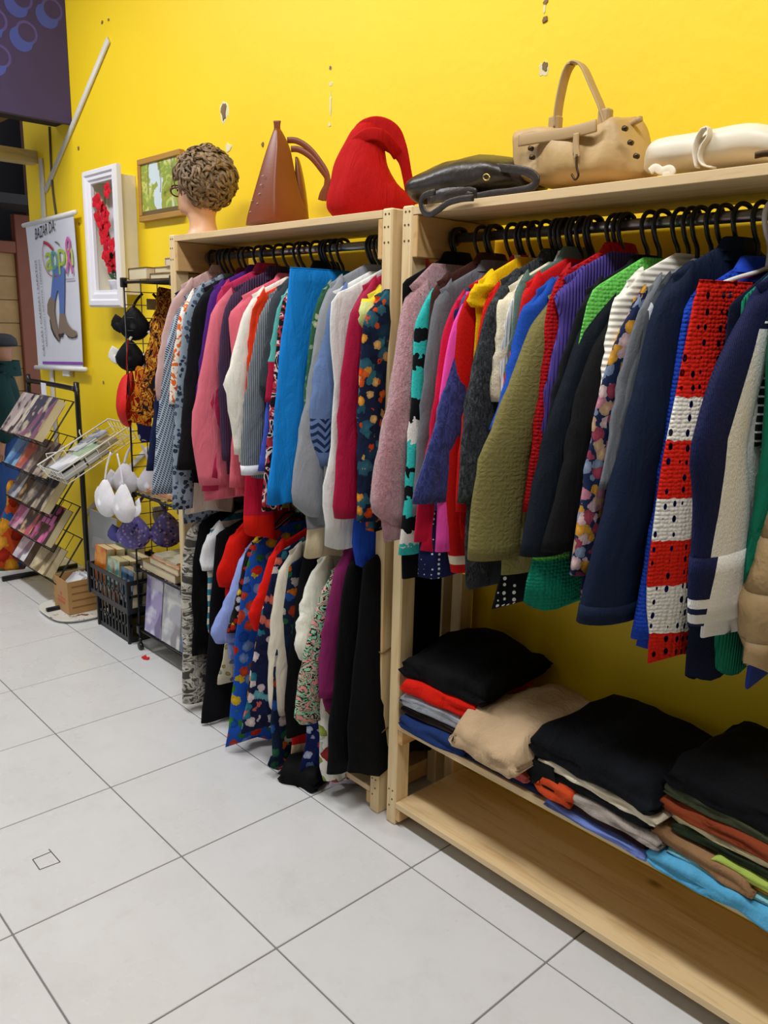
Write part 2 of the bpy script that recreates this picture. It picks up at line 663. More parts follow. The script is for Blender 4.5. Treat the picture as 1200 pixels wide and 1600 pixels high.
for k, (px, py, rx, rz, mt) in enumerate((
        (350, 174, 0.040, 0.052, M_CHIPW), (350, 174, 0.026, 0.040, M_CHIP), (357, 231, 0.026, 0.022, M_CHIPW), (357, 231, 0.015, 0.016, M_CHIP),
        (517, 106, 0.011, 0.010, M_CHIPW), (517, 106, 0.006, 0.006, M_CHIP), (517, 131, 0.012, 0.010, M_CHIPW), (515, 195, 0.010, 0.010, M_CHIPW), (517, 163, 0.006, 0.05, M_CHIPW),
        (850, 108, 0.022, 0.026, M_CHIPW), (852, 104, 0.012, 0.014, M_CHIP), (852, 31, 0.010, 0.010, M_CHIP), (853, 3, 0.010, 0.008, M_CHIP), (851, 14, 0.005, 0.016, M_CHIPW),
        (411, 226, 0.009, 0.010, M_CHIP), (160, 35, 0.012, 0.010, M_CHIP), (170, 31, 0.012, 0.008, M_CHIP), (123, 232, 0.012, 0.012, M_CHIP), (124, 350, 0.012, 0.010, M_CHIP), (162, 598, 0.010, 0.014, M_CHIP))):
    chip(px, py, rx, rz, mt, k, out=0.001 + 0.0008 * (k % 3) + (0.0015 if mt is M_CHIP else 0))
# ------------------------------------------------------------------ the two pine shelving units with hanging rails
Y0, Y1 = 0.098, 0.415                         # front and back of the units
TOP, MID, BOT = 1.812, 0.347, 0.080           # upper faces of the boards
RAIL_Y, RAIL_Z, LOW_Z = 0.235, 1.742, 0.945
M_SCREW = plain('screw_head', '#5b4a2c', 0.5, 0.4)


def unit(label, x0, x1, rails, mid, group):
    r = thing('shelving_unit', label, 'shelving unit', (x0, Y0, 0), group)
    pw, pd = 0.040, 0.058
    for (px, right) in ((x0, False), (x1 - pw, True)):
        for (py, back) in ((Y0, False), (Y1 - pd, True)):
            po = MB().box(px, px + pw, py, py + pd, 0, TOP + 0.003, bev=0.004).build('post', PINE_Z, r, False)
            if not back:
                for (dz, dxs) in ((TOP - 0.012, (0.35, 0.7)), (TOP - 0.045, (0.3, 0.65)), (TOP - 0.085, (0.3, 0.7)), (0.115, (0.3, 0.7)), (0.085, (0.65,)), (0.06, (0.35,))):
                    for q in dxs:
                        c = Vector((px + pw * q, py, dz))
                        ring = lambda rr, yy: [(c.x + rr * math.cos(a * math.pi / 4), yy, c.z + rr * math.sin(a * math.pi / 4)) for a in range(8)]
                        MB().loft([ring(0.0026, py - 0.0012), ring(0.0034, py + 0.001)], True, False).build('screw', M_SCREW, po, False)
        xs = (px + pw, px + pw + 0.018) if not right else (px - 0.018, px)
        MB().box(xs[0], xs[1], Y0 + 0.002, Y1 - 0.002, TOP - 0.127, TOP - 0.022, bev=0.002).build('side_rail', PINE_Y, r, False)
        MB().box(xs[0], xs[1], Y0 + 0.002, Y1 - 0.002, BOT - 0.062, BOT - 0.0205, bev=0.002).build('side_rail', PINE_Y, r, False)
        if mid:
            MB().box(xs[0], xs[1], Y0 + 0.004, Y1 - 0.004, MID - 0.07, MID - 0.0225, bev=0.002).build('side_rail', PINE_Y, r, False)
    xi0, xi1 = x0 + pw + 0.0005, x1 - pw - 0.0005

    def board(z, th, ya=Y0 + 0.001):
        # board of two glued planks, each its own piece
        half = (ya + Y1) / 2 + 0.03
        MB().box(xi0, xi1, ya, half - 0.0004, z - th, z, bev=0.0012).build('shelf_board', PINE_X, r, False)
        MB().box(xi0, xi1, half + 0.0004, Y1, z - th, z, bev=0.0012).build('shelf_board', PINE_X, r, False)
    board(TOP, 0.021)
    board(BOT, 0.020)
    if mid:
        board(MID, 0.022)
    for zr in rails:
        MB().tube([(xi0 + 0.018, RAIL_Y, zr), (xi1 - 0.018, RAIL_Y, zr)], 0.0125, 14).build('hanging_rail', STEEL, r)
        for xe, sgn in ((xi0 + 0.018, 1), (xi1 - 0.018, -1)):
            MB().tube([(xe, RAIL_Y, zr), (xe + sgn * 0.012, RAIL_Y, zr)], 0.021, 14).build('rail_bracket', plain('bracket_brown', '#7d5a36', 0.6), r, True)
            if zr < 1.2:
                MB().box(*sorted((xe, xe - sgn * 0.018)), Y0 + 0.05, Y1 - 0.05, zr - 0.05, zr + 0.05, bev=0.002).build('side_rail', PINE_Y, r, False)
    # wood-grain cracks and pencil lines seen on the left post are left to the timber itself
    return r


UNIT_L = unit('pine shelving unit with two packed clothes rails, mannequin head on top', -1.476, -0.2545, (RAIL_Z, LOW_Z), False, 'pine shelving units')
UNIT_R = unit('pine shelving unit with one clothes rail above folded clothes and empty bottom shelf', -0.2165, 1.062, (RAIL_Z,), True, 'pine shelving units')
# thin brown twine tied round the right post of the left unit
for zt in (on_y(590, 1012, Y0).z, on_y(590, 1138, Y0).z):
    xa, xb = -0.2965, -0.2525
    pts = []
    for (xx, yy, dz) in ((xa, Y0 - 0.002, 0.012), ((xa + xb) / 2, Y0 - 0.003, 0.0), (xb, Y0 - 0.002, -0.012), (xb, Y0 + 0.03, -0.006), (xb, Y0 + 0.06, 0.0), ((xa + xb) / 2, Y0 + 0.062, 0.008), (xa, Y0 + 0.06, 0.014), (xa, Y0 + 0.03, 0.014)):
        pts.append((xx, yy, zt + dz))
    tag(MB().tube(cr(pts, 3, True), 0.0022, 6, True).build('twine', plain('brown_twine', '#7a5a26', 0.9), None, True),
        'thin brown twine tied round the wooden post, %s of the two loops' % ('upper' if zt > 0.35 else 'lower'), 'twine', 'twine loops on the post')
# ------------------------------------------------------------------ hanging clothes
EF = Vector((FWD.x, FWD.y, 0)).normalized()
HANGER_MATS = {'black': BLACK_PL, 'white': plain('white_plastic', '#e9e8e4', 0.4), 'wood': plain('orange_hanger_wood', '#b5561d', 0.5), 'steel': STEEL}


def hanger(xh, zr, yaw, sw, zs, label, group, mat='black'):
    """hook over the rail, sloping arms and a cross bar; its own thing"""
    h = thing('clothes_hanger', label, 'hanger', (xh, RAIL_Y, zr), group)
    u = Vector((-math.sin(yaw), -math.cos(yaw), 0))
    c = Vector((xh, RAIL_Y, zr))
    mt = HANGER_MATS[mat]
    prof = [(0.0, -0.105), (0.0, -0.062), (0.016, -0.036), (0.027, -0.006), (0.019, 0.017), (0.0, 0.0235), (-0.019, 0.017), (-0.027, -0.004)]
    pts = [c + u * s + Vector((0, 0, z)) for s, z in cr(prof, 4)]
    MB().tube(pts, [0.0052] * len(pts), 7).build('hook', mt, h)
    zt = zr - 0.100
    arm = [(sw * 0.84, zs - 0.012), (sw * 0.5, zs + (zt - zs) * 0.40 - 0.006), (0.03, zt - 0.012), (0, zt - 0.004), (-0.03, zt - 0.012), (-sw * 0.5, zs + (zt - zs) * 0.40 - 0.006), (-sw * 0.84, zs - 0.012)]
    MB().tube([c + u * s + Vector((0, 0, z - zr)) for s, z in cr(arm, 3)], 0.0048, 6).build('arms', mt, h)
    MB().tube([c + u * (sw * 0.80) + Vector((0, 0, zs - zr - 0.020)), c - u * (sw * 0.80) + Vector((0, 0, zs - zr - 0.020))], 0.003, 6).build('cross_bar', mt, h)
    return h


def garment(rail, name, label, L, mat, cat=None, sw=0.19, yaw=8, ax=(0.020, 0.024), ay=(0.045, 0.055), sleeve='long', hem=None, bw=None,
            th=0.016, cuff=None, collar=None, waist=None, group=None, fold=1.0, rear=True, hang='black', hl=None, seed=None, trim=None, flat_top=False, bmat=None, round_end=False, neck=None):
    """One hanging garment.  L is its front (room-side) edge from shoulder tip to cuff / hem as seen in the photograph; the
    distance comes from the rail it hangs on (shoulder tip `sw` in front of the rail)."""
    zr = {'R': RAIL_Z, 'L': RAIL_Z, 'D': LOW_Z}[rail]
    rng = random.Random(seed if seed is not None else hash_label(label))
    ph = [rng.uniform(0, 6.28) for _ in range(8)]
    ya = math.radians(yaw)
    u = Vector((-math.sin(ya), -math.cos(ya), 0))
    nrm = Vector((math.cos(ya), -math.sin(ya), 0))       # across the garment
    S = on_y(L[0][0], L[0][1], RAIL_Y - sw * math.cos(ya))
    xh = S.x + math.sin(ya) * sw
    hook = Vector((xh, RAIL_Y, 0))
    zs = min(S.z, zr - 0.075)
    pl = []
    for (px, py) in L:
        P = on_plane(px, py, S, nrm)
        s = (P - hook).dot(u)
        pl.append((s, P.z))
    pl[0] = (pl[0][0], zs)
    zmin = 0.012
    pl = [(s, max(z, zmin)) for s, z in pl]
    zend = pl[-1][1]
    # resample the edge by height
    tab = [(-z, s) for s, z in pl]
    for i in range(1, len(tab)):
        if tab[i][0] <= tab[i - 1][0]:
            tab[i] = (tab[i - 1][0] + 0.004, tab[i][1])
    edge = lambda z: lerp_tab(tab, -z)
    org = Vector((xh, RAIL_Y, zs))
    g = thing(name, label, cat or name.replace('_', ' '), org, group)
    # ---- body
    if hem is None or sleeve == 'none':
        zh = zend + 0.04 if sleeve == 'long' else zend
    else:
        zh = max(zmin, on_y(hem[0], hem[1], RAIL_Y - sw + 0.02).z) if isinstance(hem, tuple) else hem
    zn = zs + (0.062 if rail != 'D' else 0.055) if not flat_top else zs + 0.004
    zn = min(zn, zr - 0.045)
    nw = neck if neck is not None else 0.052
    rows = []
    NZ = 16
    zlist = [zn, zn - 0.004] + [zn + (zs - zn) * k / 4 for k in range(1, 4)] + [zs, zs - 0.012, zs - 0.04, zs - 0.09]
    if zlist[-1] < zh + 0.03:
        zlist = [z for z in zlist if z > zh + 0.03]
    n2 = 11
    z_s = zlist[-1]
    zlist += [z_s + (zh - z_s) * k / n2 for k in range(1, n2 + 1)]
    B = bw if bw is not None else sw + 0.02
    mb = MB()
    SEG = 30
    for iz, z in enumerate(zlist):
        t = max(0.0, min(1.0, (zs - z) / max(0.05, zs - zh)))
        if z >= zs - 1e-6:
            k = (zn - z) / max(1e-4, zn - zs)
            k = max(0.0, min(1.0, k))
            f0 = nw + (sw - 0.012 - nw) * k if not flat_top else sw
            r0 = f0
            thz = th * (0.45 + 0.35 * k) if not flat_top else th * 0.5
        else:
            if sleeve == 'none':
                f0 = edge(z)
            else:
                f0 = min(max(edge(z) - 0.5 * ay[0], sw - 0.03), sw + 0.06)
                f0 = f0 * (1 - t * 0.0)
            if waist:
                f0 += waist * math.sin(min(1, t * 1.4) * math.pi)
            r0 = min(B + 0.02 * t, WALL_Y - 0.012 - RAIL_Y)
            if B < 0.05:
                r0 = 0.1 + (B - 0.1) * min(1.0, t * 4)
            thz = th * (0.8 + 0.35 * t)
        ring = []
        for k in range(SEG):
            a = 2 * math.pi * k / SEG
            ca, sa = math.cos(a), math.sin(a)
            ca2 = math.copysign(abs(ca) ** 0.75, ca)
            s = (f0 - r0) * 0.5 + (f0 + r0) * 0.5 * ca2
            wav = (math.sin(s * 38 + ph[0] + t * 1.5) * 0.5 + math.sin(s * 71 + ph[1]) * 0.25 + math.sin(s * 19 + ph[2]) * 0.45) * 0.012 * fold * t ** 0.8
            endw = (0.006 * math.sin(ph[3] + t * 9) + 0.004 * math.sin(ph[4] + t * 21)) * fold * t
            s += endw if ca > 0.2 else 0
            off = sa * thz * (1 + 0.25 * math.sin(s * 55 + ph[5] + t * 4) * t) + wav
            dz = 0.0
            if iz == len(zlist) - 1:
                dz = 0.012 * fold * math.sin(s * 30 + ph[6]) + (0.0 if sleeve != 'none' else 0.006 * math.sin(a * 3 + ph[7]))
            P = hook + u * s + nrm * off + Vector((0, 0, max(zmin, z + dz)))
            if P.y > WALL_Y - 0.006:
                P.y = WALL_Y - 0.006
            ring.append(P)
        rows.append(ring)
    mb.loft(rows, True, True).build('body', bmat or mat, g)
    # ---- sleeve towards the room
    if sleeve in ('long', 'short'):
        zz = zs + 0.004
        N = 18 if sleeve == 'long' else 8
        rings = []
        last = []
        for i in range(N + 1):
            t = i / N
            z = zs - (zs - zend) * t
            r1, r2 = ax[0] + (ax[1] - ax[0]) * t, ay[0] + (ay[1] - ay[0]) * t
            cap = min(1.0, 0.62 + 3.2 * t)
            r1 *= cap
            r2 *= cap
            sC = edge(z) - math.sqrt((0.92 * r1) ** 2 + r2 ** 2)
            tilt = min(1.0, max(0.0, (0.12 - t) / 0.12))
            ring = []
            seg = 20
            for k in range(seg):
                a = 2 * math.pi * k / seg
                ca, sa = math.cos(a), math.sin(a)
                wob = 1 + fold * (0.10 * math.sin(2 * a + ph[0] + t * 5) + 0.08 * math.sin(3 * a + ph[1] - t * 7) + 0.05 * math.sin(5 * a + ph[2] + 11 * t)) * (0.35 + 0.65 * t)
                s = sC + ca * r2 * (1 + (wob - 1) * 0.25)
                off = sa * r1 * wob + 0.006 * fold * math.sin(t * 6 + ph[3])
                crease = fold * 0.004 * math.sin(34 * t + 2.0 * a + ph[4]) * math.exp(-((t - 0.55) / 0.2) ** 2)
                zt = z - tilt * (ca * 0.030)
                if round_end and t > 0.9:
                    s = sC + (s - sC) * (1 - 0.45 * ((t - 0.9) / 0.1) ** 2)
                ring.append(hook + u * (s + crease) + nrm * off + Vector((0, 0, max(zmin, zt))))
            rings.append(ring)
        ncuff = 0
        if cuff:
            ncuff = max(1, round(N * cuff[1]))
        main = rings[:len(rings) - ncuff]
        m2 = MB().loft(main, True, not cuff)
        # turned-in end so the opening reads as an opening
        slv = m2.build('sleeve', mat, g)
        if cuff:
            cr_ = [[hook + (p - hook) for p in r] for r in rings[len(rings) - ncuff - 1:]]
            cen = [sum(r, Vector()) / len(r) for r in cr_]
            cr_ = [[c0 + (p - c0) * 1.03 for p in r] for r, c0 in zip(cr_, cen)]
            MB().loft(cr_, True, True).build('cuff', cuff[0], slv)
        if rear and rail == 'R':
            rings = []
            for i in range(7):
                t = i / 6
                z = zs - 0.01 - (zs - zend) * 0.97 * t
                sC = -(sw - 0.03)
                rings.append([hook + u * (sC + math.cos(2 * math.pi * k / 10) * 0.030) + nrm * (math.sin(2 * math.pi * k / 10) * ax[1] * 0.9) + Vector((0, 0, z)) for k in range(10)])
            MB().loft(rings).build('sleeve', mat, g)
    # ---- collar
    if collar:
        cm, chh = collar if isinstance(collar, tuple) else (mat, 0.035)
        rings = []
        for k2, (zz, ex) in enumerate(((zn - 0.030, 1.30), (zn - 0.004, 1.0), (zn + chh * 0.5, 0.78), (zn + chh * 0.45, 0.9), (zn - 0.012, 1.25))):
            zz = min(zz, zr - 0.026)
            rings.append([hook + u * (math.cos(2 * math.pi * k / 18) * nw * ex) + nrm * (math.sin(2 * math.pi * k / 18) * 0.017 * ex) + Vector((0, 0, zz)) for k in range(18)])
        MB().loft(rings, False, False).build('collar', cm, g)
    if trim:
        # narrow band at the hem / waist: (material, local z from, to)
        for (tm, za, zb, gw) in trim:
            rr = []
            for z in (za, (za + zb) / 2, zb):
                f0 = edge(z) - ay[0] * 0.5 if sleeve != 'none' else edge(z)
                rr.append([hook + u * ((f0 if math.cos(2 * math.pi * k / 20) > 0 else B) * math.cos(2 * math.pi * k / 20) * 1.02) + nrm * (math.sin(2 * math.pi * k / 20) * th * gw) + Vector((0, 0, z)) for k in range(20)])
            MB().loft(rr, True, True).build('hem_band', tm, g)
    short = hl or label
    ws = short.replace(',', '').split()[:11]
    while ws[-1] in STOP:
        ws.pop()
    hanger(xh, zr, ya, sw, zs, ('black plastic hanger carrying the ' if hang == 'black' else {'white': 'white plastic', 'wood': 'orange wooden', 'steel': 'metal'}[hang] + ' hanger carrying the ') + ' '.join(ws),
           {'R': 'hangers on the right-hand rail', 'L': 'hangers on the upper left rail', 'D': 'hangers on the lower left rail'}[rail], hang)
    return g


STOP = set('the of and with behind beside left right a an its by on between in at to below above under near over before just hem sleeve narrow left-hand pressed hanging showing squeezed from two one only peeping furthest lower rail'.split())


def hash_label(s):
    h = 0
    for ch in s:
        h = (h * 131 + ord(ch)) % 1000003
    return h


GR = {'R': 'clothes hanging on the right-hand rail', 'L': 'clothes hanging on the upper left rail', 'D': 'clothes hanging on the lower left rail'}


def G(rail, name, label, L, mat, **k):
    return garment(rail, name, label, L, mat, group=GR[rail], **k)


def solid(n, c, **k):
    return fabric(n, c, **k)
# ------------------------------------------------------------------ right-hand rail, from the posts towards the viewer
G('R', 'coat', 'plain black coat tucked behind the fluffy pink sweater beside the posts', [(629, 436), (627, 560), (626, 720), (626, 860), (626, 908)], solid('black_cloth', '#0d0d10'), sleeve='none', yaw=4, collar=True)
G('R', 'sweater', 'fluffy dusty pink sweater sleeve at the wooden posts', [(634, 447), (622, 500), (612, 560), (603, 620), (592, 680), (583, 750), (579, 800), (590, 822)], fabric('fluffy_pink_knit', '#dba0a6', surf='fuzzy', rough=1.0, sheen=0.6), yaw=3, ax=(0.034, 0.04), ay=(0.055, 0.062), th=0.024, hem=(625, 835), round_end=True, neck=0.10)
G('R', 'sweater', 'dark chocolate brown sweater showing only its shoulder behind the pink fluff', [(676, 440), (662, 560), (652, 700), (650, 780)], solid('chocolate_knit', '#40211a', surf='knit'), collar=True, ax=(0.016, 0.016))
G('R', 'sweater', 'turquoise knit sweater with black and white zigzag bands', [(660, 468), (650, 500), (646, 560), (641, 620), (632, 700), (630, 790), (624, 868)], fabric('turquoise_zigzag_knit', '#35c2bb', ('bands', [(-0.075, '#0e1113'), (-0.105, '#35c2bb'), (-0.14, '#0e1113'), (-0.165, '#35c2bb'), (-0.25, '#0e1113'), (-0.30, '#e8e4dc'), (-0.36, '#35c2bb'), (-0.42, '#0e1113'), (-0.445, '#35c2bb'), (-0.48, '#0e1113'), (-0.51, '#35c2bb'), (-0.56, '#0e1113'), (-0.60, '#e8e4dc'), (-0.64, '#35c2bb')], 0.05), surf='knit'), ax=(0.012, 0.016), ay=(0.03, 0.035))
G('R', 'cardigan', 'mid grey cardigan with turned-up collar near the posts', [(681, 452), (672, 500), (662, 560), (655, 640), (649, 730), (645, 806)], solid('mid_grey_jersey', '#6d7075'), collar=True, ax=(0.015, 0.018), ay=(0.04, 0.04), hem=(650, 812))
G('R', 'blouse', 'crimson blouse, thin strip left of the navy dotted top', [(706, 470), (690, 530), (676, 620), (664, 700), (655, 780), (649, 848)], solid('crimson_cloth', '#cf1740'), ax=(0.010, 0.012), ay=(0.035, 0.04), hem=(650, 846))
G('R', 'blouse', 'navy blouse with small white dots and two hanging tails', [(711, 478), (696, 560), (680, 650), (668, 760), (659, 840), (657, 900)], fabric('navy_white_dots', '#1a2250', ('dots', '#dfe3ee', 75.0, 0.26)), sleeve='none', sw=0.18)
G('R', 'shirt', 'hot pink shirt with bright standing collar', [(722, 456), (705, 520), (694, 580), (684, 660), (680, 760), (678, 862)], solid('hot_pink_cloth', '#f04fae'), collar=True, ax=(0.012, 0.014), ay=(0.035, 0.04))
G('R', 'jacket', 'dark indigo velvety jacket with wide sleeve end', [(722, 452), (711, 520), (696, 590), (680, 650), (666, 700), (655, 735), (643, 778), (643, 788)], fabric('indigo_velvet', '#2a3166', ('blotch', ['#252b5a', '#2e3670', '#3a4280', '#282f62'], 70.0, (1, 1, 0.5)), sheen=0.2), ax=(0.018, 0.022), ay=(0.045, 0.062), hem=(660, 780))
G('R', 'sweater', 'red college sweater with cream stripe on collar and cuff', [(726, 446), (714, 500), (708, 560), (702, 620), (690, 670), (679, 702), (684, 760), (689, 810), (695, 860), (701, 894)], fabric('red_college_knit', '#c4150f', ('bands', [(-0.670, '#e9dcc0'), (-0.694, '#c4150f')]), surf='knit'), yaw=10, ax=(0.020, 0.022), ay=(0.05, 0.036), collar=(fabric('cream_stripe_collar', '#c4150f', ('stripe', '#e9dcc0', 22.0, 0.4, 'h'), surf='knit'), 0.035), hem=(700, 880))
G('R', 'top', 'sunny yellow knit top with short cap sleeve', [(741, 438), (734, 455), (731, 470), (736, 480)], fabric('yellow_knit', '#f5c40c', surf='knit'), sleeve='short', ax=(0.020, 0.020), ay=(0.04, 0.04), hem=(731, 893))
G('R', 'sweater', 'plain red sweater pressed against the charcoal heather sleeve', [(757, 458), (745, 520), (734, 590), (722, 660), (716, 740), (713, 800)], solid('plain_red_knit', '#d31812', surf='knit'), ax=(0.012, 0.015), ay=(0.035, 0.04), hem=(715, 830))
G('R', 'sweater', 'charcoal heather knit sweater left of the cream sleeve', [(775, 437), (757, 490), (742, 560), (728, 630), (719, 700), (714, 760), (712, 786)], fabric('charcoal_heather', '#303436', ('blotch', ['#222527', '#303436', '#3c4042', '#282b2d', '#4a4e50'], 110.0, (1, 1, 0.5)), surf='knit'), ax=(0.022, 0.024), ay=(0.048, 0.05), hem=(745, 905), collar=True)
G('R', 'skirt', 'charcoal grey garment hem hanging below the olive jacket', [(795, 470), (775, 640), (758, 800), (740, 905), (738, 922)], solid('charcoal_cloth', '#34373a'), sleeve='none', sw=0.16)
G('R', 'sweater', 'cream knit sweater with folded sleeve, beside the royal blue one', [(788, 447), (775, 480), (772, 520), (769, 570), (766, 610), (768, 628)], solid('cream_knit', '#eadfc0', surf='knit'), ax=(0.022, 0.026), ay=(0.05, 0.05), hem=(770, 660))
G('R', 'blouse', 'white ribbed blouse shoulder above the cream sweater', [(800, 446), (790, 500), (784, 560), (780, 640)], solid('white_rib', '#eef0f0', surf='rib'), ax=(0.010, 0.010), ay=(0.03, 0.03), collar=(solid('white_rib', '#eef0f0', surf='rib'), 0.05))
G('R', 'cardigan', 'grey green cardigan with only collar and shoulder showing', [(806, 440), (795, 520), (786, 640)], solid('grey_green_knit', '#5d756a', surf='knit'), ax=(0.010, 0.010), ay=(0.03, 0.03), collar=(solid('grey_green_knit', '#5d756a', surf='knit'), 0.05))
G('R', 'sweater', 'bright red sweater between cream and royal blue sweaters', [(815, 442), (808, 490), (803, 530), (790, 600), (780, 660)], solid('bright_red_knit', '#d71a1c', surf='knit'), ax=(0.013, 0.015), ay=(0.04, 0.04))
G('R', 'sweater', 'royal blue knit sweater behind the olive jacket', [(832, 452), (816, 480), (805, 530), (788, 590), (773, 640), (762, 672)], solid('royal_blue_knit', '#1f4fb0', surf='knit'), ax=(0.022, 0.024), ay=(0.045, 0.045), hem=(780, 700))
G('R', 'blouse', 'black blouse with white dots, hem below the olive jacket', [(840, 480), (824, 640), (805, 800), (784, 900), (777, 946)], fabric('black_white_dots', '#0f0f14', ('dots', '#f0f0f0', 58.0, 0.27)), sleeve='none', sw=0.16)
G('R', 'jacket', 'olive green quilted jacket with embossed swirls and wide sleeve', [(849, 462), (835, 490), (818, 532), (800, 580), (782, 625), (764, 672), (746, 718), (738, 770), (732, 820), (728, 876)], fabric('olive_quilt', '#7d7444', surf='quilt', rough=0.75), yaw=16, ax=(0.026, 0.030), ay=(0.050, 0.076), hem=(760, 870), th=0.02, fold=0.6)
G('R', 'sweater', 'red cable knit sweater, narrow strip beside the olive jacket', [(866, 430), (858, 470), (850, 530), (842, 590), (832, 660), (822, 740), (815, 800)], fabric('red_cable_knit', '#b3131a', surf='crochet'), yaw=12, ax=(0.014, 0.014), ay=(0.035, 0.035), collar=True)
G('R', 'sweater', 'violet ribbed sweater with puckered shoulder', [(874, 433), (864, 455), (868, 485), (873, 500), (862, 545), (852, 600), (842, 680), (832, 780)], fabric('violet_rib', '#57479c', surf='rib'), yaw=12, ax=(0.022, 0.018), ay=(0.055, 0.04), hem=(830, 880), neck=0.045)
G('R', 'jacket', 'black jacket with white tag behind the lime crochet top', [(908, 452), (890, 520), (874, 580), (860, 640), (846, 720)], solid('soft_black', '#15161a'), yaw=12, ax=(0.014, 0.014), ay=(0.04, 0.04), collar=True)
G('R', 'top', 'lime and emerald crochet top with wide ribbed hem', [(930, 444), (915, 480), (900, 560), (870, 700), (838, 860), (818, 945)], fabric('lime_crochet', '#6fce5a', ('bands', [(-0.585, '#0f7d63')]), surf='crochet'), yaw=12, sleeve='none', sw=0.185, hem=(830, 948), neck=0.05)
G('R', 'coat', 'dark navy smooth coat left of the white ribbed sleeve', [(921, 473), (908, 500), (893, 545), (877, 600), (860, 650), (846, 700), (832, 755), (819, 810), (806, 868)], solid('dark_navy_wool', '#0f1620', rough=0.75), yaw=14, ax=(0.028, 0.032), ay=(0.05, 0.064), hem=(840, 872), th=0.02, fold=0.7, collar=True)
G('R', 'coat', 'faded black coat sleeve squeezed between navy coat and rose print', [(948, 490), (920, 560), (900, 620), (884, 690), (868, 760), (852, 820), (842, 862)], solid('faded_black', '#131213'), yaw=14, ax=(0.024, 0.028), ay=(0.045, 0.055), hem=(870, 862))
G('R', 'sweater', 'white horizontally ribbed sweater sleeve and shoulder', [(972, 438), (960, 470), (955, 500), (946, 545), (936, 600), (925, 660)], fabric('white_hrib', '#efeadc', surf='hrib'), yaw=12, ax=(0.020, 0.018), ay=(0.042, 0.035), neck=0.04)
G('R', 'blouse', 'navy blouse printed with pink and yellow roses', [(983, 466), (970, 500), (956, 545), (944, 590), (934, 640), (925, 690), (914, 745), (905, 790), (895, 840), (886, 898)], fabric('rose_print', '#1b2748', ('floral', ['#d98fa0', '#e6a83c', '#e9c6c3', '#b04a5e', '#d9b48a', '#8fa0b8'], 38.0, 0.6)), yaw=12, ax=(0.012, 0.014), ay=(0.030, 0.034), hem=(900, 932), rear=False, bmat=fabric('rose_print_body', '#1b2748', ('floral', ['#d98fa0', '#e6a83c', '#e9c6c3', '#b04a5e'], 24.0, 0.42)))
G('R', 'cardigan', 'long mid grey cardigan with narrow sleeve beside the rose blouse', [(1006, 448), (994, 490), (981, 540), (970, 590), (960, 640), (950, 690), (940, 730), (931, 764)], solid('soft_grey', '#6f7277'), yaw=12, ax=(0.013, 0.010), ay=(0.032, 0.022), hem=(960, 760), rear=False)
G('R', 'jacket', 'dark slate jacket with pale piping, left of the big navy coat', [(1022, 446), (1008, 490), (998, 540), (985, 600), (975, 660), (964, 720), (955, 780)], fabric('slate_piped', '#3a3f45', ('stripe', '#a9adb2', 9.0, 0.10, 'h')), yaw=12, ax=(0.012, 0.012), ay=(0.035, 0.03), hem=(940, 900))
G('R', 'coat', 'large navy coat with turned-back sleeve end in front of the wall', [(1042, 428), (1026, 465), (1014, 505), (1003, 550), (992, 595), (978, 645), (963, 700), (949, 755), (936, 810), (922, 870), (911, 925), (904, 975)], solid('navy_coat_cloth', '#0f1c33', rough=0.75), yaw=16, ax=(0.030, 0.036), ay=(0.052, 0.074), hem=(955, 940), th=0.022, fold=0.7, collar=True, cuff=(solid('navy_coat_cloth', '#0f1c33', rough=0.75), 0.07))
G('R', 'cardigan', 'royal blue lacy knit cardigan left of the red and white crochet', [(1072, 462), (1066, 510), (1058, 570), (1044, 660), (1026, 760), (1003, 880), (984, 998)], fabric('blue_lace_knit', '#1c43b5', surf='crochet'), yaw=14, ax=(0.016, 0.022), ay=(0.04, 0.05), hem=(990, 990), collar=(solid('royal_blue_smooth', '#1d3fae'), 0.04))
G('R', 'sweater', 'red and white striped open-work crochet sweater', [(1092, 440), (1083, 475), (1077, 510), (1069, 555), (1061, 598), (1052, 640), (1044, 672), (1036, 715), (1029, 760), (1023, 800), (1018, 830), (1014, 870), (1012, 905), (1012, 950), (1014, 985), (1012, 1034)],
  fabric('red_white_crochet', '#d3200f', ('bands', [(-0.215, '#e9e4d8'), (-0.30, '#d3200f'), (-0.415, '#e9e4d8'), (-0.50, '#d3200f'), (-0.595, '#e9e4d8'), (-0.70, '#d3200f')], 0.012), surf='crochet', holes=(58.0, 0.26)), yaw=14, sleeve='none', sw=0.19, bw=0.12, th=0.022, neck=0.10, flat_top=True, hang='white', fold=0.7, hl='red and white striped crochet sweater')
G('R', 'sweater', 'dark navy sweater hem hanging lowest under the striped sports jacket', [(1140, 470), (1120, 640), (1100, 820), (1080, 980), (1073, 1055)], solid('deep_navy_knit', '#10172e', surf='knit'), yaw=10, sleeve='none', sw=0.17, hem=(1076, 1060))
G('R', 'sweater', 'emerald green sweater with deep ribbed hem below the sports jacket', [(1160, 460), (1148, 640), (1130, 820), (1116, 960), (1112, 1048)], fabric('emerald_rib', '#1d8767', surf='rib'), yaw=8, sleeve='none', sw=0.17, hem=(1114, 1050))
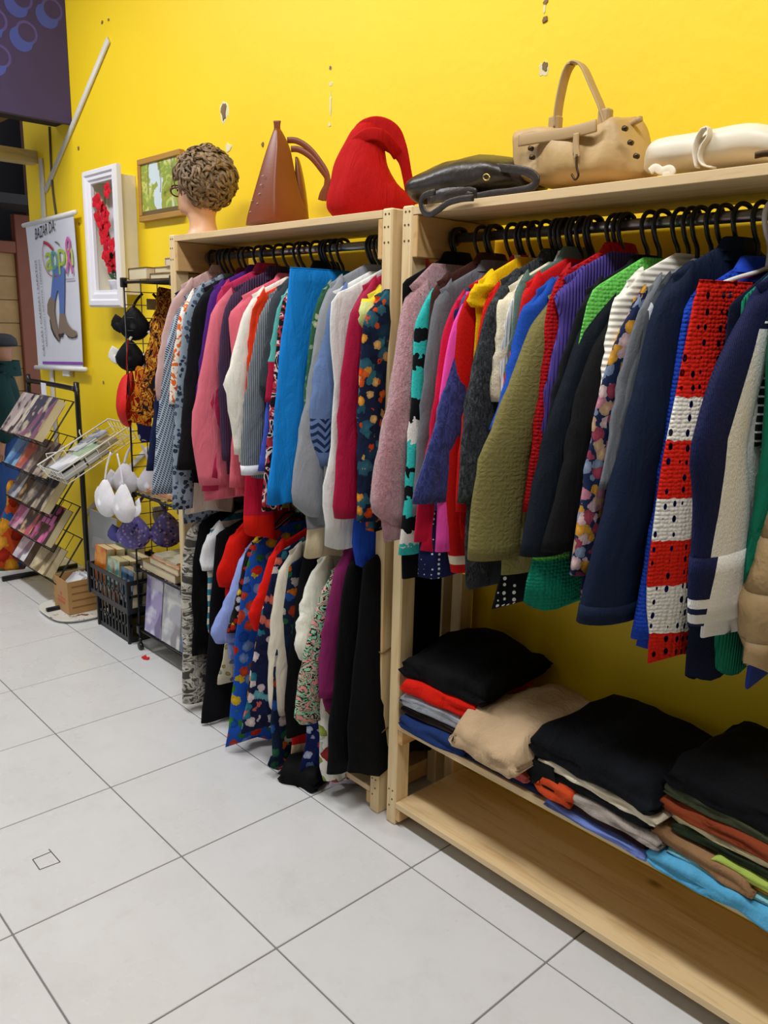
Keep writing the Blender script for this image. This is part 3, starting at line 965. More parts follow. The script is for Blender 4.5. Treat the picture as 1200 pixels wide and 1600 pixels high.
G('R', 'jacket', 'navy sports jacket with broad white sleeve panel and striped cuff', [(1176, 446), (1160, 496), (1140, 535), (1116, 585), (1096, 645), (1077, 708), (1081, 765), (1083, 820), (1079, 885), (1079, 930), (1080, 978)],
  fabric('navy_white_panel', '#161c42', ('yside', -0.272, '#f0eeea', 0.0, -0.075, -0.125), surf='knit', rough=0.7), yaw=4, sw=0.20, ax=(0.026, 0.028), ay=(0.075, 0.105), hem=(1120, 990), th=0.02, fold=0.4, collar=(solid('navy_jacket_collar', '#161c42'), 0.06),
  cuff=(fabric('navy_white_cuff', '#161c42', ('bands', [(-0.572, '#eceae6'), (-0.591, '#161c42'), (-0.603, '#eceae6'), (-0.622, '#161c42')]), pat2=('yside', -0.255, '#f0eeea', 0.0), surf='knit', rough=0.7), 0.22))
G('R', 'cardigan', 'black cardigan with white slanted dashes beyond the white sleeve panel', [(1188, 490), (1186, 600), (1184, 720)], fabric('black_dashes', '#17191b', ('stripe', '#d8d8d4', 60.0, 0.22, 'z')), yaw=4, sw=0.19, ax=(0.012, 0.012), ay=(0.03, 0.03))
G('R', 'jacket', 'glossy emerald jacket at the right edge behind the beige puffer', [(1215, 470), (1200, 560), (1190, 680), (1180, 800), (1172, 900), (1168, 950)], fabric('emerald_satin', '#12765a', rough=0.45), yaw=4, sw=0.19, ax=(0.022, 0.026), ay=(0.05, 0.06))
G('R', 'blouse', 'royal blue blouse hem peeping between emerald hem and beige puffer', [(1215, 470), (1200, 700), (1185, 900), (1172, 1030), (1168, 1062)], solid('royal_cloth', '#2b3f96'), yaw=4, sleeve='none', sw=0.16)
G('R', 'puffer_jacket', 'shiny beige padded puffer jacket at the right edge', [(1235, 480), (1222, 600), (1210, 720), (1198, 810), (1185, 870), (1175, 910), (1166, 950), (1168, 1000), (1190, 1050)], fabric('beige_puffer', '#b99b70', rough=0.45, surf='puff'), yaw=4, sw=0.19, ax=(0.035, 0.042), ay=(0.06, 0.075), th=0.04, hem=(1190, 1054), cat='jacket', fold=1.6)

# loose fibres standing off the fluffy sweater
fz = [o for o in COL.objects if o.get('label', '').startswith('fluffy dusty pink')][0]
rng = random.Random(9)
for ch in [c for c in COL.objects if c.parent == fz and c.name.split('.')[0] in ('sleeve', 'body')][:2]:
    org = Vector(fz.location)
    V, Fc = [], []
    polys = list(ch.data.polygons)
    for k in range(9000):
        pl_ = rng.choice(polys)
        if pl_.normal.y > 0.5:
            continue
        c = sum((ch.data.vertices[i].co * rng.uniform(0.2, 1.0) for i in pl_.vertices), Vector())
        wsum = 0
        ws_ = [rng.random() for _ in pl_.vertices]
        c = sum((ch.data.vertices[i].co * w0 for i, w0 in zip(pl_.vertices, ws_)), Vector()) / sum(ws_)
        d = (pl_.normal + Vector((rng.uniform(-1, 1), rng.uniform(-1, 1), rng.uniform(-1.2, 0.6))) * 0.9).normalized() * rng.uniform(0.008, 0.017)
        s_ = d.cross(Vector((0.3, 0.2, 1))).normalized() * 0.0011
        n = len(V)
        V += [org + c + s_, org + c - s_, org + c + d]
        Fc.append((n, n + 1, n + 2))
    f = obj('fuzz', V, Fc, fabric('fluffy_pink_knit', ''), fz, False)
    f['kind'] = 'stuff'
# ------------------------------------------------------------------ upper rail of the left unit, from far to near
G('L', 'cardigan', 'navy cardigan hanging furthest left, hem beside the white bras', [(268, 458), (256, 520), (244, 600), (234, 680), (227, 736)], solid('navy_jersey', '#1a2144'), yaw=-4, ax=(0.022, 0.022), ay=(0.05, 0.05))
G('L', 'cardigan', 'dusty rose thin cardigan with long narrow sleeve at the far end', [(278, 445), (268, 470), (258, 505), (249, 545), (242, 580), (239, 602), (243, 626)], solid('dusty_rose', '#c4a19c'), yaw=-2, ax=(0.020, 0.014), ay=(0.045, 0.03), hem=(262, 600), collar=True)
G('L', 'sweater', 'blue grey houndstooth knit sweater at the far end of the rail', [(283, 462), (272, 488), (262, 525), (254, 575), (247, 630), (242, 680), (238, 725), (234, 772)], fabric('houndstooth', '#a9b6c4', ('hound', '#1d2e45', 105.0), surf='knit'), yaw=-2, ax=(0.026, 0.03), ay=(0.055, 0.072), hem=(245, 776))
G('L', 'blouse', 'white blouse printed with orange, narrow strip by the houndstooth knit', [(289, 462), (276, 500), (270, 560), (264, 632)], fabric('orange_white_print', '#efe9df', ('blotch', ['#e7702a', '#efe9df', '#f0dfc9', '#d9541e'], 26.0, (1, 1, 1))), yaw=-2, ax=(0.014, 0.012), ay=(0.03, 0.028))
G('L', 'sweater', 'grey tunic with dark floral flock pattern', [(297, 452), (286, 490), (282, 540), (276, 610), (271, 680), (268, 740), (266, 796)], fabric('grey_flock', '#8b98a6', ('floral', ['#39485a', '#556579', '#2c3948'], 49.4, 0.42)), yaw=-2, ax=(0.018, 0.022), ay=(0.042, 0.055), hem=(275, 796))
G('L', 'cardigan', 'black long cardigan with maroon neckline left of the pink sleeve', [(312, 450), (299, 490), (292, 550), (284, 620), (278, 690), (273, 734)], solid('black_jersey', '#100e12'), ax=(0.024, 0.03), ay=(0.052, 0.06), hem=(280, 742), collar=(solid('maroon_edge', '#6b1c2a'), 0.03))
G('L', 'blouse', 'cream blouse hem hanging below the black cardigan', [(322, 470), (312, 600), (300, 740), (292, 800)], solid('cream_blouse', '#cfc0b0'), sleeve='none', sw=0.15, bw=-0.06)
G('L', 'cardigan', 'deep purple cardigan, narrow strip left of the pink sleeve', [(328, 447), (319, 500), (312, 545), (306, 620), (302, 680)], solid('deep_purple', '#4b1f74'), ax=(0.016, 0.016), ay=(0.04, 0.04), collar=True)
G('L', 'blouse', 'raspberry blouse with collar raised above the purple cardigan', [(340, 448), (332, 520), (324, 620), (316, 768)], solid('raspberry', '#c03058'), ax=(0.012, 0.012), ay=(0.035, 0.035), collar=(solid('raspberry', '#c03058'), 0.05))
G('L', 'jacket', 'salmon pink jacket with broad sleeve at the front', [(338, 456), (326, 490), (318, 540), (309, 595), (300, 645), (297, 675), (302, 715), (308, 758)], solid('salmon_pink', '#dd6f7f'), ax=(0.026, 0.032), ay=(0.045, 0.068), hem=(325, 768), fold=0.7)
G('L', 'blouse', 'scarlet blouse, strip hanging just right of the pink sleeve', [(352, 470), (348, 560), (345, 640), (345, 740)], solid('scarlet', '#d11020'), sleeve='none', sw=0.16, hem=(345, 742))
G('L', 'jacket', 'dark plum corduroy jacket between two pink garments', [(358, 450), (346, 490), (340, 535), (339, 590), (342, 650), (346, 720)], fabric('plum_cord', '#4a3550', surf='rib'), ax=(0.026, 0.026), ay=(0.055, 0.05), collar=True, hem=(350, 730))
G('L', 'blouse', 'rose pink blouse with pointed shoulder fold before the white sleeve', [(372, 462), (357, 484), (356, 505), (360, 560), (362, 640), (358, 762)], solid('rose_pink', '#e06878'), ax=(0.022, 0.022), ay=(0.055, 0.05), collar=True, hem=(362, 764))
G('L', 'jacket', 'ivory white jacket sleeve left of the grey pinstripe one', [(388, 460), (376, 500), (366, 540), (356, 575), (348, 600), (354, 640), (360, 680), (363, 710)], solid('ivory', '#ede7da'), ax=(0.022, 0.024), ay=(0.042, 0.045), hem=(370, 712))
G('L', 'blouse', 'orange red blouse edge between ivory and white garments', [(396, 464), (388, 540), (381, 620)], solid('orange_red', '#dd3a16'), ax=(0.008, 0.008), ay=(0.03, 0.03))
G('L', 'tunic', 'crimson and red tunic reaching down over the lower rail', [(404, 472), (396, 560), (388, 660), (381, 760), (384, 840)], fabric('crimson_red_tunic', '#c01638', ('bands', [(-0.70, '#e02010')]), surf='weave'), sleeve='none', sw=0.17, bw=-0.125)
G('L', 'jacket', 'grey pinstripe jacket with white turned-back cuff', [(413, 460), (402, 495), (394, 540), (386, 590), (380, 640), (375, 690), (373, 720), (375, 742)], fabric('grey_pinstripe', '#5d646a', ('stripe', '#8d9499', 130.0, 0.3, 'h')), ax=(0.020, 0.022), ay=(0.04, 0.046), hem=(385, 730), cuff=(solid('cuff_white', '#e6e8ec'), 0.08))
G('L', 'jacket', 'charcoal jacket with dark collar right of the pinstripe sleeve', [(426, 448), (417, 490), (411, 540), (406, 580), (405, 605), (410, 612)], solid('charcoal_suit', '#3c4147'), ax=(0.020, 0.022), ay=(0.045, 0.045), collar=(solid('near_black_collar', '#16181c'), 0.05))
G('L', 'blouse', 'cornflower blue blouse strip beside the charcoal jacket', [(430, 470), (420, 560), (412, 650), (402, 736)], solid('cornflower', '#4056c0'), ax=(0.012, 0.014), ay=(0.032, 0.035))
G('L', 'blouse', 'aqua and wine blouse strip left of the patterned cardigan', [(434, 462), (426, 520), (420, 570), (411, 628)], fabric('aqua_wine', '#5cb3a9', ('bands', [(-0.2, '#a5173a')])), ax=(0.012, 0.012), ay=(0.03, 0.03))
G('L', 'cardigan', 'black cardigan with red and white folk pattern edge', [(442, 456), (433, 520), (426, 580), (419, 640), (414, 720), (410, 800)], fabric('folk_edge', '#141216', ('blotch', ['#141216', '#141216', '#b03038', '#d9cbc4', '#141216'], 22.0, (1, 1, 1))), ax=(0.014, 0.014), ay=(0.034, 0.035))
G('L', 'trousers', 'bright azure blue trousers folded flat over a hanger', [(453, 411), (449, 460), (441, 525), (435, 590), (430, 640), (424, 710), (418, 786)], solid('azure', '#1687dd', rough=0.75), sleeve='none', sw=0.20, bw=0.17, th=0.028, flat_top=True, fold=0.8, yaw=2)
G('L', 'blouse', 'forest green blouse with pale leaf print right of the azure trousers', [(497, 452), (488, 500), (481, 560), (474, 620), (468, 700), (463, 800)], fabric('leaf_green', '#2d5a3c', ('floral', ['#9db88a', '#c5c99a', '#4e7d55'], 40.8, 0.36)), ax=(0.014, 0.014), ay=(0.035, 0.035))
G('L', 'sweatshirt', 'light grey sweatshirt with gathered balloon sleeve end', [(508, 443), (497, 480), (488, 530), (481, 580), (474, 630), (466, 675), (459, 720), (453, 765), (453, 795), (462, 808)], solid('light_grey_marl', '#8e9197'), ax=(0.024, 0.036), ay=(0.042, 0.062), round_end=True, hem=(480, 812))
G('L', 'blouse', 'cream blouse tail hanging between grey balloon sleeve and white top', [(520, 470), (500, 620), (485, 760), (480, 874)], solid('pale_cream', '#ddcda8'), sleeve='none', sw=0.15, bw=-0.05)
G('L', 'sweater', 'slate blue sweater with zigzag band on the sleeve', [(514, 455), (504, 490), (497, 530), (489, 575), (481, 625), (480, 665), (484, 700), (489, 728)], fabric('slate_blue_zigzag', '#6880ad', ('chevron', -0.46, -0.36, '#1f2f55'), pat2=None), ax=(0.026, 0.028), ay=(0.045, 0.056), hem=(480, 740), bmat=solid('white_under', '#e8e8e4'))
G('L', 'blouse', 'white loose blouse right of the slate blue sweater', [(538, 450), (520, 462), (515, 480), (516, 540), (518, 600), (515, 680), (510, 760), (506, 850)], solid('soft_white', '#e6e6e2'), sleeve='none', sw=0.185, fold=1.8, neck=0.05)
G('L', 'tunic', 'crimson long tunic with pointed hem left of the yellow top', [(560, 446), (546, 480), (540, 520), (535, 570), (530, 630), (526, 690), (521, 745), (516, 795), (519, 810)], solid('crimson_silk', '#a3123a', rough=0.6), ax=(0.022, 0.026), ay=(0.042, 0.048), collar=(solid('crimson_silk', '#a3123a', rough=0.6), 0.05))
G('L', 'top', 'yellow and lime top peeping beside the crimson tunic', [(568, 460), (560, 480), (557, 500), (562, 512)], fabric('yellow_lime', '#e4d23c', ('bands', [(-0.02, '#cfd889')])), sleeve='short', ax=(0.022, 0.02), ay=(0.045, 0.04), hem=(562, 600))
G('L', 'blouse', 'royal blue blouse with uneven tail beside the floral shirt', [(572, 478), (565, 560), (560, 660), (556, 760), (549, 850), (552, 880)], solid('royal_tail', '#1f49b8'), sleeve='none', sw=0.17, fold=2.0)
G('L', 'shirt', 'navy shirt with orange flowers and teal leaves beside the wooden post', [(579, 462), (567, 490), (563, 540), (561, 600), (559, 660), (558, 720), (556, 770), (555, 815)], fabric('orange_flower_navy', '#14203a', ('floral', ['#14203a', '#2f6575', '#1d3c52', '#3c7a80'], 22.4, 0.5), pat2=('floral', ['#ec5a1e', '#f2a33a', '#e86a2a', '#14203a', '#f0c070', '#ee5016'], 30.0, 0.40)), yaw=2, ax=(0.022, 0.026), ay=(0.050, 0.052), hem=(560, 818))
# ------------------------------------------------------------------ lower rail of the left unit
G('D', 'cardigan', 'long grey cardigan with pale tribal print trailing to the floor', [(302, 808), (291, 825), (285, 860), (283, 900), (284, 960), (284, 1020), (283, 1070), (284, 1100)], fabric('tribal_grey', '#9a958c', ('blotch', ['#4a4844', '#a39e94', '#c7c2b6', '#5b5852', '#a8a299'], 12.0, (1, 1, 2.2))), yaw=-4, ax=(0.022, 0.034), ay=(0.045, 0.058), th=0.02)
G('D', 'dress', 'plain black dress second from the far end of the lower rail', [(312, 815), (303, 870), (300, 940), (299, 1030)], solid('matt_black', '#0c0c0e'), sleeve='none', yaw=-4)
G('D', 'blouse', 'white short-sleeved blouse with rolled cuff on the lower rail', [(324, 828), (317, 850), (313, 875), (314, 892)], solid('bright_white', '#eceef0'), sleeve='short', yaw=-4, ax=(0.020, 0.022), ay=(0.042, 0.045), hem=(318, 985), bmat=fabric('teal_stripe_body', '#2f7f95', ('stripe', '#d8d0c0', 22.0, 0.5, 'z')))
G('D', 'dress', 'long black dress behind the scarlet wide sleeve', [(338, 832), (332, 900), (325, 980), (320, 1060), (318, 1134)], solid('ink_black', '#0e0d12'), sleeve='none')
G('D', 'skirt', 'maroon skirt with flared hem near the floor', [(352, 860), (342, 940), (334, 1040), (322, 1135)], solid('maroon', '#571723'), sleeve='none', sw=0.15)
G('D', 'top', 'scarlet top with wide drooping sleeve on the lower rail', [(364, 828), (352, 852), (343, 875), (334, 900), (341, 918)], solid('scarlet_jersey', '#d11507'), sleeve='short', ax=(0.024, 0.028), ay=(0.045, 0.062), hem=(350, 960))
G('D', 'shirt', 'pale lavender blue shirt with turned sleeve on the lower rail', [(378, 858), (366, 890), (352, 930), (338, 965), (327, 990), (336, 1006)], solid('lavender_blue', '#8ea0dd'), ax=(0.022, 0.032), ay=(0.04, 0.062), hem=(345, 1000))
G('D', 'blouse', 'cream patterned blouse hem hanging beside the maroon skirt', [(372, 880), (360, 960), (346, 1040), (338, 1070)], fabric('cream_motif', '#d9d0b4', ('floral', ['#7f8fae', '#a8b0a0', '#c2a868'], 30.0, 0.3)), sleeve='none', sw=0.13, hem=(342, 1074))
G('D', 'blouse', 'red and black blouse with yellow blooms, thin strip', [(388, 848), (376, 890), (368, 930), (358, 975), (354, 990)], fabric('red_yellow_print', '#1a1416', ('floral', ['#d52d1c', '#f0c52a', '#e9e4da', '#d52d1c', '#2a2a20'], 42.0, 0.5)), ax=(0.014, 0.014), ay=(0.035, 0.034))
G('D', 'dress', 'long cobalt blue dress with red and yellow flowers', [(396, 848), (384, 890), (374, 950), (366, 1010), (362, 1070), (357, 1140), (355, 1164)], fabric('cobalt_floral', '#1b4fae', ('floral', ['#e2331d', '#3c8a36', '#efc82d', '#1b4fae', '#d84b2f', '#7fa0d8'], 25.5, 0.5)), sleeve='none', th=0.022)
G('D', 'dress', 'dark blue plain dress strip beside the cobalt floral dress', [(404, 858), (396, 940), (386, 1050), (378, 1150)], solid('dark_blue_plain', '#1d2c5c'), sleeve='none', sw=0.16)
G('D', 'top', 'bright red top with pointed sleeve end on the lower rail', [(424, 856), (414, 885), (404, 915), (393, 945), (386, 962), (396, 986)], solid('poppy_red', '#dc180c'), ax=(0.018, 0.022), ay=(0.038, 0.045), hem=(400, 990))
G('D', 'blouse', 'black blouse with amber squares, strip left of the navy palm print', [(428, 880), (414, 940), (402, 1000), (390, 1050), (384, 1090)], fabric('amber_squares', '#181419', ('floral', ['#e8a21d', '#f2e6d0', '#e8a21d', '#181419'], 27.0, 0.5)), ax=(0.012, 0.012), ay=(0.035, 0.035))
G('D', 'dress', 'navy dress printed with teal palm leaves and pink petals', [(434, 862), (420, 910), (408, 960), (398, 1020), (388, 1080), (379, 1146)], fabric('navy_palm', '#141b3c', ('floral', ['#2f7f92', '#e9d8d2', '#6fb5bd', '#141b3c', '#e0705a', '#141b3c'], 28.5, 0.5)), sleeve='none', th=0.02)
G('D', 'cardigan', 'cream cardigan with long straight sleeve in the middle of the lower rail', [(446, 862), (434, 890), (427, 930), (421, 980), (417, 1030), (415, 1080), (416, 1118)], solid('cream_jersey', '#ddd3bf'), ax=(0.024, 0.030), ay=(0.044, 0.050), hem=(440, 1090), round_end=True, collar=True)
G('D', 'dress', 'multicoloured dark floral dress with pointed tail touching the floor', [(452, 880), (440, 970), (428, 1060), (418, 1140), (413, 1198)], fabric('dark_multi_floral', '#14223a', ('floral', ['#e77a1e', '#2f6f48', '#2c5ea8', '#cfc6b8', '#14223a', '#b8401e'], 25.5, 0.5)), sleeve='none', fold=1.8)
G('D', 'dress', 'long black sheath dress right of the cream cardigan sleeve', [(474, 868), (464, 920), (456, 990), (449, 1060), (443, 1150)], solid('sheath_black', '#0c0c10'), sleeve='none')
G('D', 'dress', 'red dress hem with beige lining beneath the paisley blouse', [(480, 900), (470, 1000), (460, 1090), (452, 1160), (450, 1186)], fabric('red_beige', '#c8141a', ('bands', [(-0.59, '#cdb994')])), sleeve='none', sw=0.15)
G('D', 'blouse', 'ivory ruffled blouse with layered short sleeve on the lower rail', [(490, 876), (480, 910), (470, 945), (460, 985), (456, 1012), (464, 1030)], solid('ivory_ruffle', '#e8e6d6'), ax=(0.022, 0.028), ay=(0.04, 0.05), fold=1.8, hem=(470, 1034), collar=(fabric('blue_line_collar', '#e8e6e0', ('stripe', '#3c62b0', 60.0, 0.25, 'z')), 0.03))
G('D', 'blouse', 'green and pink paisley blouse with long hem on the lower rail', [(512, 892), (500, 925), (490, 965), (478, 1010), (468, 1050), (460, 1090), (456, 1120), (464, 1130)], fabric('paisley', '#1d1a1c', ('blotch', ['#d58f88', '#1f3a30', '#7fc29a', '#d9a49a', '#1d1a1c', '#8fcaa4'], 26.0, (1, 1, 1.6))), ax=(0.018, 0.022), ay=(0.04, 0.05))
G('D', 'skirt', 'navy skirt with white and blue blossoms, hem near the floor', [(508, 930), (494, 1020), (482, 1120), (471, 1205)], fabric('navy_blossom', '#14205a', ('floral', ['#cfd8ee', '#7f9ad8', '#14205a', '#d05a3a'], 36.0, 0.5)), sleeve='none', sw=0.15)
G('D', 'dress', 'thin black dress strip behind the plum tunic', [(522, 890), (512, 960), (500, 1040), (488, 1090)], solid('thin_black', '#111014'), sleeve='none', sw=0.16)
G('D', 'dress', 'white long dress with coral rose print near the post', [(526, 900), (516, 980), (506, 1060), (497, 1130), (498, 1190), (504, 1222)], fabric('white_rose', '#e6e3d8', ('floral', ['#c8685c', '#b23a34', '#e6e3d8', '#a8b84a', '#e6e3d8', '#cf9a8c'], 18.0, 0.5)), sleeve='none', sw=0.17, th=0.022)
G('D', 'tunic', 'plum magenta tunic with straight sleeve near the post', [(530, 862), (519, 890), (513, 930), (506, 975), (500, 1020), (496, 1055), (495, 1090)], solid('plum_magenta', '#7c2257'), ax=(0.022, 0.026), ay=(0.042, 0.046), hem=(510, 1092), collar=True)
G('D', 'scarf', 'pale lilac scarf end showing under the black evening dress', [(545, 930), (532, 1050), (520, 1170), (516, 1232)], solid('pale_lilac', '#cfc2d4'), sleeve='none', sw=0.12, hem=(518, 1236))
G('D', 'dress', 'wide black evening dress nearest the wooden post on the lower rail', [(545, 880), (536, 920), (529, 980), (523, 1050), (518, 1130), (513, 1208)], solid('evening_black', '#08080a'), sleeve='none', th=0.035, yaw=0)
G('D', 'dress', 'second black dress against the wooden post, lower rail', [(568, 880), (560, 960), (553, 1050), (545, 1150), (541, 1215)], solid('evening_black_two', '#0a0a0c'), sleeve='none', th=0.03, yaw=0)
G('D', 'coat', 'black coat filling the corner of the lower rail behind the posts', [(590, 900), (585, 1000), (580, 1100), (575, 1180)], solid('corner_black', '#09090b'), sleeve='none', th=0.02, yaw=0, sw=0.12)
# ------------------------------------------------------------------ folded clothes on the middle shelf of the right unit
def folded(name, label, x0, x1, y0, y1, z0, z1, mat, yaw=0.0, droop=0.0, amp=0.006, seed=1, skew=0.0, peak=0.0, layers=2, lift=0.0, sag=0.0):
    """a garment folded into a soft slab: rounded fold at the front, open layered edges at the sides"""
    rng = random.Random(seed * 17 + 3)
    o1, o2 = rng.uniform(0, 50), rng.uniform(0, 50)
    cx, cy = (x0 + x1) / 2, (y0 + y1) / 2
    hx, hy, h = (x1 - x0) / 2, (y1 - y0) / 2, z1 - z0
    ca, sa = math.cos(math.radians(yaw)), math.sin(math.radians(yaw))
    NX, prof = 22, []
    # profile in (v, w): v -1..1 front to back, w 0..1 up
    n = 8
    for k in range(n + 1):                      # top, back to front
        prof.append((0.90 - 1.80 * k / n, 1.0))
    for k in range(1, 8):                       # rounded front, with creases between layers
        a = math.pi * k / 8
        pinch = 0.04 * (1 if layers > 1 else 0) * math.exp(-((k - 4) / 0.8) ** 2)
        prof.append((-0.90 - 0.10 * math.sin(a) + pinch, 0.5 + 0.5 * math.cos(a)))
    for k in range(n + 1):
        prof.append((-0.90 + 1.80 * k / n, 0.0))
    for k in range(1, 6):
        a = math.pi * k / 6
        prof.append((0.90 + 0.10 * math.sin(a), 0.5 - 0.5 * math.cos(a)))
    rings = []
    for i in range(NX + 1):
        uu = -1 + 2 * i / NX
        e = abs(uu)
        shrink = 1.0 if e < 0.86 else math.sqrt(max(0.0, 1 - ((e - 0.86) / 0.14) ** 2)) * 0.55 + 0.45
        ring = []
        for (v, wv) in prof:
            X = uu * hx + skew * v * hx
            Y = v * hy
            nn = nz(X * 9 + o1, Y * 9 + o2, wv * 1.3) * 0.5 + nz(X * 22 + o2, Y * 22 + o1, wv * 3) * 0.3
            zc = 0.5 + (wv - 0.5) * shrink
            Z = z0 + zc * h + (nn * amp * 2.0 * (1 if wv > 0.5 else 0.25))
            edge = nz(X * 14 + o2, wv * 3 + o1, Y * 6)
            Y += edge * amp * 1.6 * abs(v)
            X += nz(Y * 14 + o1, wv * 4 + o2, 3.3) * amp * 2.2 * (e ** 3)
            if droop and v < -0.35:
                k = (-0.35 - v) / 0.65
                Z -= droop * k * k * (0.65 + 0.35 * nz(X * 7 + o2, 0.3, 1.0))
            Z += peak * max(0.0, 1 - ((uu + 0.2) ** 2 + (v - 0.35) ** 2)) * (wv)
            Z -= sag * (uu + 1) * 0.5
            Z += lift * (v + 1) * 0.5
            ring.append((cx + X * ca - Y * sa, cy + X * sa + Y * ca, Z))
        rings.append(ring)
    mb = MB().loft(rings, True, True)
    c = Vector((cx, cy, z0))
    o = obj(name, mb.v, mb.f, mat, None, True, loc=c)
    tag(o, label, name.replace('_', ' '), 'folded clothes on the shelf')
    return o


FB = lambda n, c, **k: fabric(n, c, **k)
# pile against the post
folded('folded_sweater', 'folded navy blue garment at the bottom of the pile by the post', -0.165, 0.085, 0.085, 0.395, 0.349, 0.392, FB('fold_navy', '#1c3263'), 2, 0.012, seed=1)
folded('folded_trousers', 'folded dark brown garment between navy and grey, pile by the post', -0.165, 0.05, 0.100, 0.395, 0.392, 0.420, FB('fold_dkbrown', '#2c211f'), 2, 0.004, seed=2)
folded('folded_sweater', 'folded light grey sweater with rounded end in the pile by the post', -0.168, 0.105, 0.095, 0.390, 0.420, 0.462, FB('fold_lgrey', '#9fa2aa'), 4, 0.012, seed=3)
folded('folded_sweater', 'folded bright red sweater under the black one by the post', -0.165, 0.10, 0.092, 0.385, 0.462, 0.512, FB('fold_red', '#d81c0a'), 6, 0.006, seed=4)
folded('folded_coat', 'large folded black garment on top of the pile by the post', -0.165, 0.135, 0.098, 0.420, 0.512, 0.575, FB('fold_black', '#0b0b0d'), 4, 0.008, amp=0.010, seed=5, peak=0.045)
# beige pile
folded('folded_trousers', 'folded midnight blue garment lying lowest under the beige one', 0.09, 0.345, 0.100, 0.395, 0.349, 0.374, FB('fold_midnight', '#161f3c'), 0, 0.004, seed=6)
folded('folded_tee', 'folded salmon pink garment beneath the beige trousers', 0.098, 0.315, 0.085, 0.385, 0.374, 0.404, FB('fold_salmon', '#c05a55'), -2, 0.008, seed=7)
folded('folded_trousers', 'folded dark bottle green garment beneath the beige trousers', 0.10, 0.33, 0.095, 0.385, 0.404, 0.432, FB('fold_bottle', '#23272a'), 2, 0.004, seed=8)
folded('folded_trousers', 'crumpled beige trousers draped over the front of their pile', 0.105, 0.345, 0.040, 0.400, 0.434, 0.512, FB('fold_beige', '#c5a884'), -6, 0.075, amp=0.013, seed=9, skew=0.10)
folded('folded_tee', 'small crumpled black garment squeezed between beige and orange ones', 0.300, 0.395, 0.090, 0.330, 0.376, 0.470, FB('fold_black2', '#101114'), 0, 0.01, amp=0.012, seed=10)
# middle pile with black top
folded('folded_shirt', 'folded periwinkle blue shirt at the bottom of the middle pile', 0.375, 0.662, 0.082, 0.390, 0.349, 0.366, FB('fold_peri', '#6f82c4'), -2, 0.014, seed=11)
folded('folded_trousers', 'folded dark maroon brown garment above the periwinkle shirt', 0.405, 0.655, 0.090, 0.390, 0.366, 0.391, FB('fold_maroonbrown', '#2e1a1c'), -2, 0.006, seed=12)
folded('folded_tee', 'crumpled orange rust garment at the left end of the middle pile', 0.345, 0.45, 0.080, 0.300, 0.372, 0.425, FB('fold_orange', '#c3461f'), -4, 0.02, amp=0.010, seed=13)
folded('folded_trousers', 'folded stone grey trousers with creased end in the middle pile', 0.400, 0.695, 0.078, 0.390, 0.391, 0.419, FB('fold_stone', '#a39890'), -3, 0.010, amp=0.008, seed=14)
folded('folded_trousers', 'folded dark charcoal garment between stone grey and cream layers', 0.380, 0.66, 0.088, 0.390, 0.419, 0.446, FB('fold_charcoal', '#1b1d20'), -3, 0.004, seed=15)
folded('folded_trousers', 'folded cream trousers with crumpled end below the black garment', 0.352, 0.690, 0.078, 0.390, 0.446, 0.478, FB('fold_cream', '#e5dac0'), -4, 0.010, amp=0.009, seed=16)
folded('folded_coat', 'large folded black garment topping the middle pile', 0.330, 0.680, 0.070, 0.410, 0.478, 0.545, FB('fold_black3', '#0d0f14'), -4, 0.022, amp=0.011, seed=17, peak=0.012)
# right-hand pile
folded('folded_sweater', 'folded sky blue garment bulging at the bottom of the right pile', 0.66, 1.005, 0.070, 0.390, 0.349, 0.392, FB('fold_sky', '#58a8d0'), 0, 0.016, amp=0.009, seed=18)
folded('folded_tee', 'folded pale turquoise garment lying on the sky blue one', 0.700, 1.005, 0.085, 0.390, 0.388, 0.404, FB('fold_turq', '#86c6d4'), 0, 0.006, seed=19)
folded('folded_tee', 'folded mustard garment, thin layer above the turquoise one', 0.755, 1.005, 0.092, 0.390, 0.404, 0.418, FB('fold_mustard', '#cf9a3e'), 0, 0.004, seed=20)
folded('folded_tee', 'folded lime green garment in the right pile', 0.800, 1.005, 0.082, 0.390, 0.416, 0.442, FB('fold_lime', '#a9bd55'), 0, 0.006, seed=21)
folded('folded_trousers', 'folded tan brown garment with drooping corner in the right pile', 0.662, 0.90, 0.080, 0.380, 0.404, 0.444, FB('fold_tan', '#94704e'), -3, 0.006, amp=0.008, seed=22, sag=0.02)
folded('folded_trousers', 'folded dark forest green garment under the cream layer, right pile', 0.705, 1.005, 0.088, 0.390, 0.440, 0.466, FB('fold_forest', '#26301f'), -2, 0.004, seed=23)
folded('folded_tee', 'folded cream garment, thin layer under the rust one, right pile', 0.700, 1.005, 0.090, 0.390, 0.464, 0.484, FB('fold_cream2', '#d9cba0'), -2, 0.004, seed=24)
folded('folded_sweater', 'folded rust brown sweater below the olive one, right pile', 0.660, 1.005, 0.084, 0.390, 0.482, 0.515, FB('fold_rust', '#8c3f22'), -3, 0.006, amp=0.008, seed=25)
folded('folded_trousers', 'folded olive grey garment below the black top layer, right pile', 0.680, 1.005, 0.090, 0.395, 0.513, 0.545, FB('fold_olive', '#454b36'), -3, 0.006, seed=26)
folded('folded_coat', 'folded black garment topping the right pile', 0.675, 1.010, 0.085, 0.405, 0.543, 0.600, FB('fold_black4', '#0c0d11'), -3, 0.012, amp=0.011, seed=27, peak=0.012)
